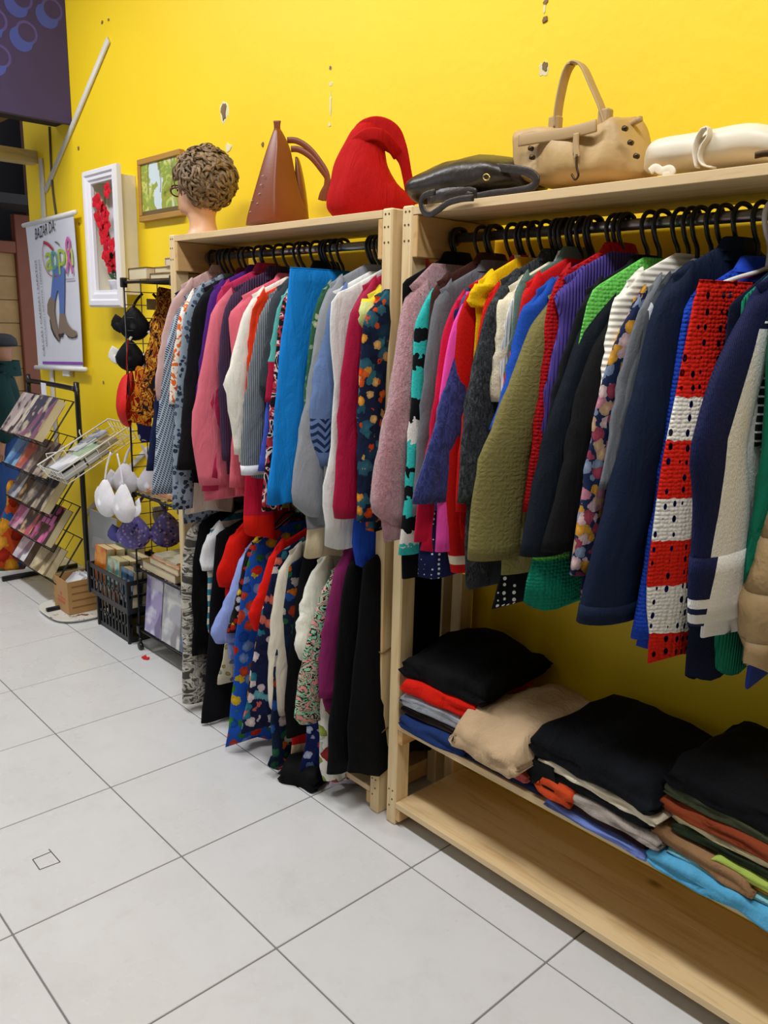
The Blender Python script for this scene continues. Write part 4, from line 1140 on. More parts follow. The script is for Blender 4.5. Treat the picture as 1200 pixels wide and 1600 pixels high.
# black lump of cloth that has slipped to the floor under the lower rail, and a small parcel on the lower shelf
P = on_z(470, 1222, 0.0)
folded('fallen_garment', 'black garment fallen in a heap on the tiles below the skirts', P.x - 0.075, P.x + 0.06, P.y - 0.03, P.y + 0.16, 0.001, 0.085, FB('fallen_black', '#0b0b0d'), 20, 0.03, amp=0.014, seed=31)
P = on_z(455, 1226, 0.0)
p2 = on_z(575, 1203, BOT)
folded('plastic_bag', 'crumpled clear plastic bag lying on the bottom shelf by the post', p2.x - 0.05, p2.x + 0.025, 0.13, 0.30, BOT + 0.001, BOT + 0.075, plain('clear_grey_plastic', '#8f958c', 0.25), 10, 0.01, amp=0.016, seed=33)
# red scrap on the floor
P = on_z(228, 1029, 0.0)
rp = [(-0.022, -0.012), (0.004, -0.016), (0.024, -0.004), (0.018, 0.010), (-0.004, 0.006), (-0.020, 0.012)]
mb = MB().loft([[(P.x + a, P.y + b, 0.001 + 0.004 * (k % 2)) for k, (a, b) in enumerate(rp)], [(P.x + a * 0.9, P.y + b * 0.9, 0.006 + 0.005 * (k % 2)) for k, (a, b) in enumerate(rp)]])
tag(mb.build('paper_scrap', plain('red_paper', '#cf1c1c', 0.6), None, False), 'small scrap of red paper on the tiles beside the wheel', 'paper scrap')
# ------------------------------------------------------------------ handbags and mannequin head on the top shelves
VN = -EF                                       # faces the viewer
ER = Vector((RIGHT.x, RIGHT.y, 0)).normalized()
ZT = TOP + 0.001


def superring(c, a, b, n=28, p=2.0):
    out = []
    for k in range(n):
        t = 2 * math.pi * k / n
        ct, st = math.cos(t), math.sin(t)
        out.append(c + a * math.copysign(abs(ct) ** (2 / p), ct) + b * math.copysign(abs(st) ** (2 / p), st))
    return out


def rows_loft(rows, p0, depth, nrm=None, p=2.4, floor_z=None, amp=0.0, seed=0, n=32, sub=3):
    """rows: (py, x_left, x_right, depth factor); upright soft shape standing at p0"""
    nrm = (nrm or VN)
    back = -nrm
    R = cr(rows, sub)
    rings = []
    for (py, xl, xr, df) in R:
        A, Bp = on_plane(xl, py, p0, nrm), on_plane(xr, py, p0, nrm)
        c = (A + Bp) / 2
        hw = (Bp - A) / 2
        ring = superring(c, hw, back * depth * df, n, p)
        if amp:
            ring = [q + (back * nz(q.x * 13 + seed, q.y * 13, q.z * 9) + ER * nz(q.x * 11, q.y * 11 + seed, q.z * 15) * 0.4) * amp for q in ring]
        if floor_z is not None:
            ring = [Vector((q.x, q.y, max(q.z, floor_z))) for q in ring]
        rings.append(ring)
    return MB().loft(rings)


def cols_loft(cols, p0, depth, nrm, p=2.4, floor_z=None, amp=0.0, seed=0, n=26, sub=3):
    """cols: (px, y_top, y_bottom, depth factor)"""
    back = -nrm
    rings = []
    for (px, yt, yb, df) in cr(cols, sub):
        A, Bp = on_plane(px, yt, p0, nrm), on_plane(px, yb, p0, nrm)
        c = (A + Bp) / 2
        ring = superring(c, (A - Bp) / 2, back * depth * df, n, p)
        if amp:
            ring = [q + (back * nz(q.x * 16 + seed, q.y * 16, q.z * 12) + Vector((0, 0, 1)) * nz(q.x * 14, q.y * 12 + seed, q.z * 15) * 0.5) * amp for q in ring]
        if floor_z is not None:
            ring = [Vector((q.x, q.y, max(q.z, floor_z))) for q in ring]
        rings.append(ring)
    return MB().loft(rings)


def strap_px(pts, p0, nrm, width, th=0.004, up=None, seg=10, wid=None):
    P = [on_plane(q[0], q[1], p0, nrm) + (-nrm) * (q[2] if len(q) > 2 else 0) for q in pts]
    rw = 1.0 if not wid else [q[0] for q in cr([(v,) for v in wid], 5)]
    return MB().tube(cr(P, 5), rw, seg, flat=(width, th), up=up if up is not None else None)


def fit_base(o, z):
    """rest a finished bag part set on the shelf"""
    lo = min((o.matrix_world @ v.co).z if False else v.co.z for v in o.data.vertices)
    return lo


# --- brown leather tote
M_BR = plain('brown_leather', '#7c3c18', 0.38, bump=(140, 0.15), var=0.12)
p0 = on_y(434, 345, 0.235)
p0.z = ZT
t = thing('tote_bag', 'upright brown leather tote bag with laced side and two handles', 'handbag', p0, 'handbags on the top shelves')
rows_loft([(352, 384, 480, 1.0), (335, 387, 478, 1.0), (300, 397, 468, 0.85), (265, 407, 460, 0.65), (235, 416, 454, 0.45), (215, 423, 446, 0.28), (201, 428, 438, 0.14)], p0, 0.085, p=1.25, floor_z=ZT, n=36, sub=2).build('body', M_BR, t)
rows_loft([(205, 428, 438, 1), (196, 428, 438, 1), (189, 427, 439, 1)], p0, 0.006, p=3).build('pull_tab', M_BR, t)
bp0 = p0 - VN * 0.06
rows_loft([(350, 455, 483, 1.0), (300, 460, 478, 1.0), (262, 462, 471, 0.9), (248, 462, 467, 0.7)], bp0, 0.05, p=3, floor_z=ZT).build('back_panel', M_BR, t)
for (dx, dy) in ((0, 0), (4, 14)):
    h = strap_px([(447 + dx * 1.5, 216 + dy, 0.03), (462 + dx, 217 + dy, 0.03), (480 + dx, 228 + dy, 0.03), (497 + dx, 248 + dy, 0.03), (510 + dx * 0.4, 272 + dy * 0.6, 0.03), (507 - dx, 300, 0.03), (504 - dx, 311, 0.03)], p0, VN, 0.020, 0.007, up=VN)
    h.build('handle', M_BR, t)
for k, (px, py) in enumerate(((402, 333), (403, 319), (406, 304), (408, 290), (411, 276), (392, 332), (394, 315))):
    q = on_plane(px, py, p0 + VN * (0.035 if k < 5 else 0.012), VN)
    MB().tube([q + ER * -0.004 + VN * 0.004, q + VN * 0.007 + Vector((0, 0, 0.002)), q + ER * 0.004 + VN * 0.004 + Vector((0, 0, 0.003))], 0.0014, 5).build('lacing', plain('pale_lace', '#c9b9a4', 0.5), t)

# --- red slouchy hobo
M_RD = fabric('red_suede', '#b50f0f', surf='weave', rough=0.8)
p0 = on_y(575, 335, 0.235)
p0.z = ZT
t = thing('hobo_bag', 'slouchy bright red fabric hobo bag with one wide strap', 'handbag', p0, 'handbags on the top shelves')
rows_loft([(338, 520, 640, 0.9), (325, 509, 650, 1.0), (305, 509, 640, 1.0), (288, 514, 622, 0.95), (262, 520, 606, 0.85), (240, 529, 602, 0.7), (220, 540, 598, 0.55), (204, 550, 590, 0.4), (194, 562, 584, 0.25)], p0, 0.085, p=2.0, floor_z=ZT, amp=0.010, seed=3, n=40).build('body', M_RD, t)
strap_px([(556, 216, 0.0), (572, 208, -0.005), (590, 208, -0.01), (608, 216, -0.01), (622, 233, -0.01), (631, 252, -0.01), (636, 274, -0.005), (641, 298, 0.0), (646, 320, 0.005)], p0, VN, 0.046, 0.012, up=VN, seg=14, wid=[1.0, 1.6, 1.9, 1.8, 1.2, 0.75, 0.65, 0.7, 0.9]).build('strap', M_RD, t)
strap_px([(552, 230, -0.03), (575, 216, -0.05), (598, 219, -0.05), (614, 234, -0.03), (622, 244, -0.01)], p0, VN, 0.035, 0.010, up=VN, seg=12).build('strap_fold', M_RD, t)

# --- black soft bag lying on its side
M_BK = plain('black_leather', '#2e251d', 0.35, bump=(90, 0.25, 0.004), var=0.2)
yb = Vector((0, -1, 0))
p0 = on_y(745, 322, 0.230)
p0.z = ZT
t = thing('backpack_bag', 'flattened dark brown leather bag with loose straps hanging over the edge', 'handbag', p0, 'handbags on the top shelves')
cols_loft([(662, 292, 318, 0.5), (672, 280, 322, 0.8), (700, 266, 320, 1.0), (740, 250, 316, 1.0), (780, 245, 312, 1.0), (815, 250, 305, 0.9), (832, 262, 300, 0.6), (838, 275, 296, 0.3)], p0, 0.115, yb, p=2.2, floor_z=ZT, amp=0.012, seed=8, n=34).build('body', M_BK, t)
cols_loft([(676, 300, 326, 0.6), (700, 288, 324, 1.0), (735, 284, 321, 1.0), (752, 290, 318, 0.6)], p0 + Vector((0, -0.075, 0)), 0.03, yb, p=2.2, floor_z=ZT, amp=0.006, seed=9).build('front_pocket', M_BK, t)
strap_px([(666, 296), (690, 286), (720, 272), (760, 262), (800, 264), (828, 270), (838, 282), (828, 294), (800, 300), (770, 303), (745, 308)], p0 + Vector((0, -0.095, 0)), yb, 0.020, 0.005, up=yb).build('strap', M_BK, t)
strap_px([(672, 312), (690, 304), (712, 300), (738, 306)], p0 + Vector((0, -0.10, 0)), yb, 0.016, 0.005, up=yb).build('strap', M_BK, t)
strap_px([(740, 309), (720, 311), (700, 317), (686, 327), (672, 335), (662, 330), (658, 316), (664, 305), (680, 300)], Vector((p0.x, Y0 - 0.012, ZT)), yb, 0.016, 0.005, up=yb).build('hanging_strap', M_BK, t)
MB().tube([on_plane(760 + 5 * math.cos(a), 277 + 5 * math.sin(a), p0 + Vector((0, -0.125, 0)), yb) for a in [i * math.pi / 5 for i in range(10)]], 0.002, 5, True).build('ring', plain('brass', '#b49a57', 0.3, 0.9), t)

# --- tan leather tote
M_TN = plain('tan_leather', '#c2a06a', 0.5, bump=(70, 0.25, 0.004), var=0.10)
M_TN2 = plain('tan_strap', '#b8986a', 0.5, var=0.08)
M_BZ = plain('dark_bronze', '#4a3a28', 0.35, 0.8)
p0 = on_y(920, 295, 0.240)
p0.z = ZT
t = thing('tote_bag', 'tan leather tote bag with tall handle and studded side', 'handbag', p0, 'handbags on the top shelves')
cols_loft([(816, 212, 232, 0.35), (826, 208, 268, 0.7), (840, 206, 290, 0.9), (868, 205, 294, 1.0), (900, 203, 294, 1.0), (935, 198, 292, 1.0), (965, 189, 289, 1.0), (985, 182, 286, 0.9), (998, 205, 282, 0.7), (1012, 250, 278, 0.4)], p0, 0.085, yb, p=3.6, floor_z=ZT, amp=0.022, seed=5, n=40).build('body', M_TN, t)
f0 = p0 + Vector((0, -0.092, 0))
strap_px([(811, 220), (840, 215), (880, 209), (915, 201), (932, 196)], f0, yb, 0.026, 0.006, up=yb).build('belt', M_TN2, t)
strap_px([(813, 212, 0.01), (850, 206, 0.03), (900, 202, 0.05), (950, 193, 0.05), (986, 180, 0.04)], p0 + Vector((0, -0.06, 0)), yb, 0.012, 0.012, up=yb).build('rim', M_TN2, t)
h0 = p0 + Vector((0, -0.05, 0))
strap_px([(871, 200), (872, 175), (877, 145), (884, 117), (893, 100), (904, 98), (914, 108), (926, 135), (937, 160), (946, 185), (949, 200)], h0, yb, 0.030, 0.006, up=Vector((1, 0, 0.3))).build('handle', M_TN2, t)
for (a, b) in ((868, 192), (946, 181)):
    q = on_plane(a, b, h0, yb)
    MB().box(q.x - 0.014, q.x + 0.014, q.y - 0.012, q.y + 0.012, q.z - 0.022, q.z + 0.014, bev=0.004).build('handle_loop', M_TN2, t, False)
strap_px([(901, 208), (900, 225), (902, 247)], f0 + Vector((0, -0.004, 0)), yb, 0.015, 0.005, up=yb).build('tab', M_TN2, t)
q = on_plane(902, 262, f0, yb)
MB().tube(cr([q + Vector((0, -0.006, 0.026)), q + Vector((0.004, -0.008, 0.0)), q + Vector((0.010, -0.008, -0.018)), q + Vector((0.002, -0.008, -0.026)), q + Vector((-0.008, -0.008, -0.014))], 4), 0.0028, 6).build('snap_hook', M_BZ, t)
for (a, b) in ((977, 201), (986, 223), (995, 244), (901, 240), (830, 232), (832, 246), (912, 205)):
    q = on_plane(a, b, f0 + Vector((0, 0.004, 0)), yb)
    MB().tube([q + Vector((0, 0.004, 0)), q + Vector((0, -0.006, 0))], 0.0055, 10).build('stud', M_BZ, t)

# --- cream bag
M_CR = plain('cream_leather', '#e6dcc6', 0.42, bump=(60, 0.12, 0.003), var=0.05)
p0 = on_y(1110, 268, 0.235)
p0.z = ZT
t = thing('handbag', 'cream leather handbag lying flat at the end of the right shelf', 'handbag', p0, 'handbags on the top shelves')
cols_loft([(1020, 258, 272, 0.4), (1032, 232, 270, 0.7), (1050, 219, 270, 0.9), (1090, 214, 268, 1.0), (1140, 205, 264, 1.0), (1185, 198, 260, 1.0), (1225, 203, 258, 0.9), (1260, 222, 255, 0.5)], p0, 0.09, yb, p=2.6, floor_z=ZT, amp=0.006, seed=12, n=32).build('body', M_CR, t)
f0 = p0 + Vector((0, -0.095, 0))
strap_px([(1090, 262), (1086, 240), (1090, 218), (1099, 203), (1108, 200), (1108, 214), (1099, 228), (1094, 245), (1100, 258), (1116, 262)], f0, yb, 0.020, 0.004, up=Vector((1, 0, 0.2))).build('strap', M_CR, t)
strap_px([(1016, 268), (1024, 262), (1034, 267), (1046, 264), (1050, 270), (1036, 272)], f0, yb, 0.016, 0.006, up=yb).build('tassel', M_CR, t)
strap_px([(1180, 243), (1196, 240), (1215, 240)], f0, yb, 0.012, 0.005, up=yb).build('zip', M_BZ, t)

# --- mannequin head with wig and glasses
hp = on_y(318, 363, 0.245)
hx, hy = hp.x, hp.y
t = thing('mannequin_head', 'mannequin head wearing a short curly brown wig and glasses', 'mannequin head', (hx, hy, ZT))
M_SK = plain('mannequin_skin', '#d9a782', 0.45, var=0.04)
FD = Vector((-0.90, -0.16, 0)).normalized()     # direction the face looks
SD = Vector((-FD.y, FD.x, 0))                   # across the face
H = Vector((hx, hy, ZT))
Zv = Vector((0, 0, 1))
# (z, forward centre, forward half depth, half width)
prof = [(0.0, 0.0, 0.072, 0.075), (0.006, 0.0, 0.070, 0.073), (0.03, 0.0, 0.055, 0.055), (0.06, 0.004, 0.050, 0.050), (0.085, 0.012, 0.058, 0.052), (0.096, 0.022, 0.075, 0.056), (0.11, 0.025, 0.083, 0.062), (0.135, 0.020, 0.090, 0.068), (0.17, 0.012, 0.095, 0.073), (0.21, 0.006, 0.096, 0.075), (0.25, 0.0, 0.088, 0.068), (0.275, -0.004, 0.065, 0.05), (0.29, -0.006, 0.03, 0.025)]
rings = []
for (z, fc, fd, hw) in cr(prof, 3):
    ring = []
    for k in range(32):
        a = 2 * math.pi * k / 32
        c, s = math.cos(a), math.sin(a)
        f = fc + fd * c
        sd = hw * s
        if c > 0 and z > 0.09:
            front = max(0, c) ** 6
            nose = 0.024 * math.exp(-((z - 0.148) / 0.014) ** 2) + 0.012 * math.exp(-((z - 0.168) / 0.018) ** 2)
            lips = 0.007 * math.exp(-((z - 0.122) / 0.006) ** 2) + 0.006 * math.exp(-((z - 0.112) / 0.005) ** 2)
            chin = 0.008 * math.exp(-((z - 0.098) / 0.008) ** 2)
            f += (nose * max(0, c) ** 40 + lips * max(0, c) ** 14 + chin * front) - 0.006 * max(0, c) ** 4 * math.exp(-((z - 0.175) / 0.01) ** 2)
        ring.append(H + FD * f + SD * sd + Zv * z)
    rings.append(ring)
MB().loft(rings).build('head', M_SK, t)
M_GL = plain('dark_red_frame', '#4a1712', 0.25)
for sg in (-1, 1):
    c = H + FD * 0.112 + SD * (0.034 * sg) + Zv * 0.178
    MB().tube([c + SD * (0.027 * math.cos(a)) + Zv * (0.020 * math.sin(a)) for a in [i * math.pi / 9 for i in range(18)]], 0.003, 6, True).build('glasses_rim', M_GL, t)
    MB().tube([c + SD * (0.027 * sg), H + FD * 0.08 + SD * (0.074 * sg) + Zv * 0.18, H - FD * 0.0 + SD * (0.079 * sg) + Zv * 0.182], 0.0032, 6).build('glasses_temple', M_GL, t)
    e = c - FD * 0.018
    ring = [[e + SD * (0.013 * r * math.cos(a)) + Zv * (0.006 * r * math.sin(a)) + FD * (0.004 * (1 - r)) for a in [i * math.pi / 6 for i in range(12)]] for r in (1.0, 0.6, 0.2)]
    MB().loft(ring, False, True).build('eye', plain('painted_eye', '#3c2a22', 0.3), t)
# wig: cap plus many curled locks in one mesh
rng = random.Random(21)
mb = MB()
wc = H - FD * 0.022 + Zv * 0.218
A, Bq, Cq = 0.128, 0.112, 0.112
capr = []
for i in range(13):
    ph_ = math.pi * (i / 12) * 0.86
    capr.append([wc + FD * (A * 0.86 * math.sin(ph_) * math.cos(th)) + SD * (Bq * 0.88 * math.sin(ph_) * math.sin(th)) + Zv * (Cq * 0.88 * math.cos(ph_))
                 for th in [2 * math.pi * k / 24 for k in range(24)]])
mb.loft(capr, True, True)
for k in range(760):
    zc = rng.uniform(-0.95, 1.0)
    th = rng.uniform(0, 2 * math.pi)
    rr = math.sqrt(max(0, 1 - zc * zc))
    d = FD * (rr * math.cos(th)) + SD * (rr * math.sin(th)) + Zv * zc
    fwd = d.dot(FD)
    if fwd > 0.22 and zc < 0.22 and fwd - zc > 0.50:
        continue                                 # keep the face clear
    base = wc + FD * (d.dot(FD) * A * 0.84) + SD * (d.dot(SD) * Bq * 0.86) + Zv * (zc * Cq * 0.88)
    # locks flow down and back from the crown, lifting at the tip
    flow = (Zv * -0.55 - FD * 0.35 + Vector((rng.uniform(-1, 1), rng.uniform(-1, 1), rng.uniform(-1, 1))) * 0.75)
    flow = flow - d * flow.dot(d)
    if flow.length < 0.1:
        continue
    flow.normalize()
    bi = d.cross(flow)
    Ln = rng.uniform(0.032, 0.062)
    sw_ = rng.uniform(-1, 1) * 0.010
    lift_ = rng.uniform(0.003, 0.016)
    pts, rad = [], []
    for j in range(7):
        u = j / 6
        pts.append(base + flow * (Ln * u) + bi * (sw_ * math.sin(u * 3.0)) + d * (0.005 + lift_ * math.sin(u * 2.4) - (Ln * u) ** 2 * 4.0 * (1 - lift_ * 30)))
        rad.append((0.45 + 1.1 * math.sin(math.pi * min(1, u * 0.8 + 0.18))) * (1 - 0.75 * u ** 3))
    mb.tube(pts, rad, 7, flat=(0.0105, 0.0045), up=d)
mw, tw, bw_ = newmat('curly_brown_hair')
cw = coords(tw)
nw_ = noise_tex(tw, cw, 45, 4, 0.7)
tw.links.new(ramp(tw, nw_.outputs[0], [(0.3, lin('#4a3826')), (0.50, lin('#7a6246')), (0.68, lin('#9c8260'))], 'LINEAR'), bw_.inputs['Base Color'])
bw_.inputs['Roughness'].default_value = 0.6
mb.build('wig', mw, t, True, label='short curly brown wig')
# ------------------------------------------------------------------ things on the wall and at the shop entrance
def poly_px(pts, y, out, name, mat, parent, th=0.0012, sub=0):
    """flat print: outline given by its place on the plane y, real thickness towards the room"""
    P = pts if not sub else cr(pts, sub, True)
    fr = [on_y(a, b, y) for a, b in P]
    ring0 = [Vector((p.x, y - out, p.z)) for p in fr]
    ring1 = [Vector((p.x, y - out + th, p.z)) for p in fr]
    n = len(P)
    v = ring0 + ring1
    f = [tuple(range(n)), tuple(reversed(range(n, 2 * n)))] + [(i, i + n, (i + 1) % n + n, (i + 1) % n) for i in range(n)]
    return obj(name, v, f, mat, parent, False)


def text2d(s, size=1.0, extrude=0.0):
    cu = bpy.data.curves.new('txt', 'FONT')
    cu.body = s
    cu.size = size
    cu.resolution_u = 2
    o = bpy.data.objects.new('txt', cu)
    COL.objects.link(o)
    dg = bpy.context.evaluated_depsgraph_get()
    me = bpy.data.meshes.new_from_object(o.evaluated_get(dg))
    v = [tuple(q.co) for q in me.vertices]
    f = [tuple(q.vertices) for q in me.polygons]
    bpy.data.objects.remove(o)
    bpy.data.curves.remove(cu)
    bpy.data.meshes.remove(me)
    return v, f


def text_on(s, origin, ex, ey, w, h, mat, parent, name='lettering'):
    """fit text into w x h along ex / ey from origin"""
    v, f = text2d(s)
    x0, x1 = min(q[0] for q in v), max(q[0] for q in v)
    y0, y1 = min(q[1] for q in v), max(q[1] for q in v)
    V = [origin + ex * ((q[0] - x0) / (x1 - x0) * w) + ey * ((q[1] - y0) / (y1 - y0) * h) for q in v]
    return obj(name, V, f, mat, parent, False)


M_INK = plain('print_black', '#1c1c20', 0.6)
# --- roller banner
yB = 0.424
TL, TR, BL, BR = (Vector((a, yB, b)) for a, b in ((-3.833, 2.036), (-3.119, 2.052), (-3.790, 1.196), (-3.113, 1.222)))
ban = thing('banner', 'white hanging banner with jeans, boots and coloured letters', 'banner', BL.lerp(BR, 0.5))
rows = []
M_BAN = plain('banner_vinyl', '#dcdce6', 0.45, var=0.03)
nx, nzv = 14, 16
vs, fs = [], []
for k in range(nzv + 1):
    for i in range(nx + 1):
        u, v_ = i / nx, k / nzv
        p = (TL.lerp(TR, u)).lerp(BL.lerp(BR, u), v_)
        p.y += 0.006 * math.sin(v_ * 3.1)
        vs.append(p)
n1 = len(vs)
vs += [p + Vector((0, 0.0015, 0)) for p in vs]
for k in range(nzv):
    for i in range(nx):
        a = k * (nx + 1) + i
        fs.append((a, a + nx + 1, a + nx + 2, a + 1))
        fs.append((a + n1, a + 1 + n1, a + nx + 2 + n1, a + nx + 1 + n1))
obj('sheet', vs, fs, M_BAN, ban)
M_ROD = plain('banner_rod', '#e8e6e2', 0.4)
for a, b, e in ((TL, TR, 0.03), (BL, BR, 0.04)):
    d = (b - a).normalized()
    MB().tube([a - d * e, b + d * e], 0.013, 12).build('rod', M_ROD, ban)
yP = yB
zf = lambda x, y: (40 + x / 6.154, 330 + y / 6.154)
def BP(pts, name, mat, out=0.0025, sub=0):
    return poly_px([zf(*p) for p in pts], yP, out, name, mat, ban, 0.0004, sub)
BP([(165, 1444), (552, 1450), (552, 1478), (168, 1470)], 'stripe', plain('banner_purple', '#8a4ab0', 0.5))
M_JE = plain('print_jeans', '#5672b4', 0.6)
M_BT = plain('print_boot', '#84705f', 0.6)
M_SOLE = plain('print_sole', '#2f2724', 0.6)
BP([(262, 560), (320, 540), (380, 545), (378, 640), (378, 760), (374, 985), (330, 985), (326, 860), (316, 760), (306, 770), (286, 862), (246, 822), (256, 700), (262, 620)], 'jeans', M_JE)
BP([(246, 822), (286, 862), (282, 960), (296, 1060), (318, 1150), (332, 1215), (330, 1250), (312, 1240), (280, 1190), (252, 1110), (236, 1020), (214, 985), (212, 900), (226, 850)], 'boot', M_BT, 0.0029)
BP([(240, 1030), (262, 1130), (300, 1210), (332, 1256), (316, 1250), (276, 1200), (248, 1130), (236, 1050)], 'boot_sole', M_SOLE, 0.0033)
BP([(330, 985), (376, 985), (390, 1045), (416, 1095), (450, 1135), (492, 1155), (498, 1190), (470, 1212), (420, 1208), (390, 1175), (362, 1170), (350, 1205), (322, 1205), (320, 1150), (326, 1060)], 'boot', M_BT, 0.0029)
BP([(322, 1180), (362, 1176), (364, 1212), (330, 1212)], 'boot_sole', M_SOLE, 0.0033)
BP([(392, 1180), (425, 1208), (470, 1214), (498, 1190), (492, 1214), (455, 1224), (412, 1214)], 'boot_sole', M_SOLE, 0.0033)
text_on('BAZAR DA:', on_y(*zf(92, 275), yP - 0.003), Vector((1, 0, 0.10)), Vector((0.12, 0, 1)), 0.20 * 1.55, 0.062, M_INK, ban)
text_on('CALÇAS | CAMISAS | SAPATOS', on_y(*zf(190, 1395), yP - 0.003), Vector((-0.06, 0, 1)), Vector((-1, 0, 0.0)), 0.56, 0.034, M_INK, ban)
text_on('MASCULINO | INFANTIL | FEMININO', on_y(*zf(212, 1300), yP - 0.003), Vector((-0.06, 0, 1)), Vector((-1, 0, 0.0)), 0.50, 0.024, M_INK, ban)
M_LG = plain('logo_green', '#a2c037', 0.5)
M_LT = plain('logo_teal', '#4f9c92', 0.5)
M_PK = plain('logo_pink', '#cf62a6', 0.5)
M_LR = plain('logo_red', '#b3273c', 0.5)
text_on('a', on_y(*zf(196, 575), yP - 0.0042), Vector((1, 0, 0.06)), Vector((0, 0, 1)), 0.105, 0.10, M_LG, ban)
text_on('p', on_y(*zf(262, 660), yP - 0.0040), Vector((1, 0, 0.06)), Vector((0, 0, 1)), 0.085, 0.155, M_LT, ban)
text_on('p', on_y(*zf(322, 610), yP - 0.0044), Vector((1, 0, 0.06)), Vector((0, 0, 1)), 0.105, 0.135, M_LG, ban)
text_on('n', on_y(*zf(392, 535), yP - 0.0040), Vector((1, 0, 0.06)), Vector((0, 0, 1)), 0.095, 0.10, plain('logo_lime', '#c3cf62', 0.5), ban)


def ribbon_px(pts, width, mat, name, out):
    P = [on_y(*zf(*q), yP - out) for q in pts]
    return MB().tube(cr(P, 5), 1.0, 8, flat=(width, 0.0006), up=Vector((0, -1, 0))).build(name, mat, ban)


ribbon_px([(452, 600), (430, 500), (400, 400), (388, 320), (402, 262), (420, 300), (420, 380), (408, 480), (392, 600)], 0.022, M_PK, 'ribbon', 0.0050)
ribbon_px([(170, 300), (215, 320), (262, 372)], 0.018, M_LR, 'logo_stroke', 0.0030)
ribbon_px([(282, 295), (305, 305), (325, 328)], 0.008, plain('logo_grey', '#6a5a60', 0.5), 'logo_stroke', 0.0030)
ribbon_px([(170, 310), (160, 400), (175, 500), (205, 580), (250, 622), (310, 622)], 0.006, M_LR, 'logo_stroke', 0.0030)
ribbon_px([(385, 655), (430, 652), (470, 648)], 0.008, plain('logo_grey2', '#a8a8b4', 0.5), 'logo_stroke', 0.0030)
# cable it hangs from
pts = [on_y(a, b, WALL_Y - 0.006) for a, b in ((77, 198), (79, 240), (81, 280), (84, 310), (88, 338))]
tag(MB().tube(cr(pts, 4), 0.006, 7).build('cable', plain('grey_cable', '#4b463e', 0.6)), 'thin dark cable running down the wall to the banner', 'cable')

# --- white conduit pipes
M_PIPE = plain('white_conduit', '#d7d3c8', 0.5)
for lab, pts, r in (('long diagonal white conduit across the yellow wall above the banner', [(-2.657, 2.803), (-3.558, 2.208)], 0.017),
                    ('vertical white conduit running behind the hanging banner', [(-3.600, 2.385), (-3.615, 1.80), (-3.655, 1.10), (-3.650, 0.60)], 0.026),
                    ('diagonal white conduit low on the wall behind the bras', [(-2.42, 0.862), (-3.30, 0.337)], 0.015)):
    P = [Vector((a, WALL_Y - 0.0075, b)) for a, b in pts]
    tag(MB().tube(P, 1.0, 12, flat=(r * 2, 0.014), up=Vector((0, -1, 0))).build('conduit_pipe', M_PIPE, None), lab, 'pipe', 'white conduits on the wall')
# small white socket below the banner
q = on_y(110, 580, WALL_Y)
tag(MB().box(q.x - 0.05, q.x + 0.05, WALL_Y - 0.03, WALL_Y - 0.0005, q.z - 0.03, q.z + 0.03, bev=0.004).build('socket_box', M_ROD, None, False), 'small white socket box on the wall under the banner', 'socket')

# --- white shadow box frame with red flowers
yf = 0.35
t = thing('shadow_box', 'deep white picture box with artificial red flowers on the wall', 'picture box', (-2.60, yf, 1.56))
M_WH = plain('white_gloss_paint', '#eceaf0', 0.35, var=0.02)
x0, x1, z0, z1 = -2.785, -2.415, 1.558, 2.21
fwid = 0.062
prof_ = [(0.0, 0.02), (0.0, -0.002), (0.008, -0.014), (0.024, -0.014), (0.030, -0.006), (0.046, -0.006), (0.054, 0.002), (fwid, 0.004), (fwid, 0.02)]
MB().loft([[(x0 + d, yf + yy, z0 + d * 1.35), (x1 - d, yf + yy, z0 + d * 1.35), (x1 - d, yf + yy, z1 - d), (x0 + d, yf + yy, z1 - d)] for d, yy in prof_], False, False).build('frame', M_WH, t, False)
cx0, cx1, cz0, cz1 = x0 + fwid - 0.012, x1 - fwid + 0.012, z0 + 0.075, z1 - fwid + 0.012
M_CASE = plain('cream_case', '#e9e2cd', 0.5)
for (a, b, c, d) in ((cx0 - .012, cx1 + .012, cz0 - .012, cz0), (cx0 - .012, cx1 + .012, cz1, cz1 + .012), (cx0 - .012, cx0, cz0, cz1), (cx1, cx1 + .012, cz0, cz1)):
    MB().box(a, b, yf + 0.0205, WALL_Y - 0.001, c, d).build('case_side', M_CASE, t, False)
MB().box(cx0, cx1, WALL_Y - 0.008, WALL_Y - 0.0015, cz0, cz1).build('case_back', M_WH, t, False)
fl = thing('flower_pot', 'artificial red gladiolus in a small white pot inside the picture box', 'artificial flower', (-2.548, 0.385, cz0))
MB().loft([superring(Vector((-2.548, 0.385, cz0 + 0.001 + zz)), Vector((r, 0, 0)), Vector((0, r, 0)), 16) for zz, r in ((0, 0.030), (0.05, 0.040), (0.055, 0.042))]).build('pot', M_WH, fl)
rng = random.Random(5)
stem = [(-2.548, 0.385, cz0 + 0.05), (-2.57, 0.378, cz0 + 0.2), (-2.61, 0.372, cz0 + 0.36), (-2.60, 0.370, cz0 + 0.48)]
MB().tube(cr(stem, 5), 0.004, 6).build('stem', plain('stem_green', '#4c6b2c', 0.6), fl)
M_PET = fabric('red_petal', '#d01c2c', surf='weave', rough=0.6)
sp = cr(stem, 8)
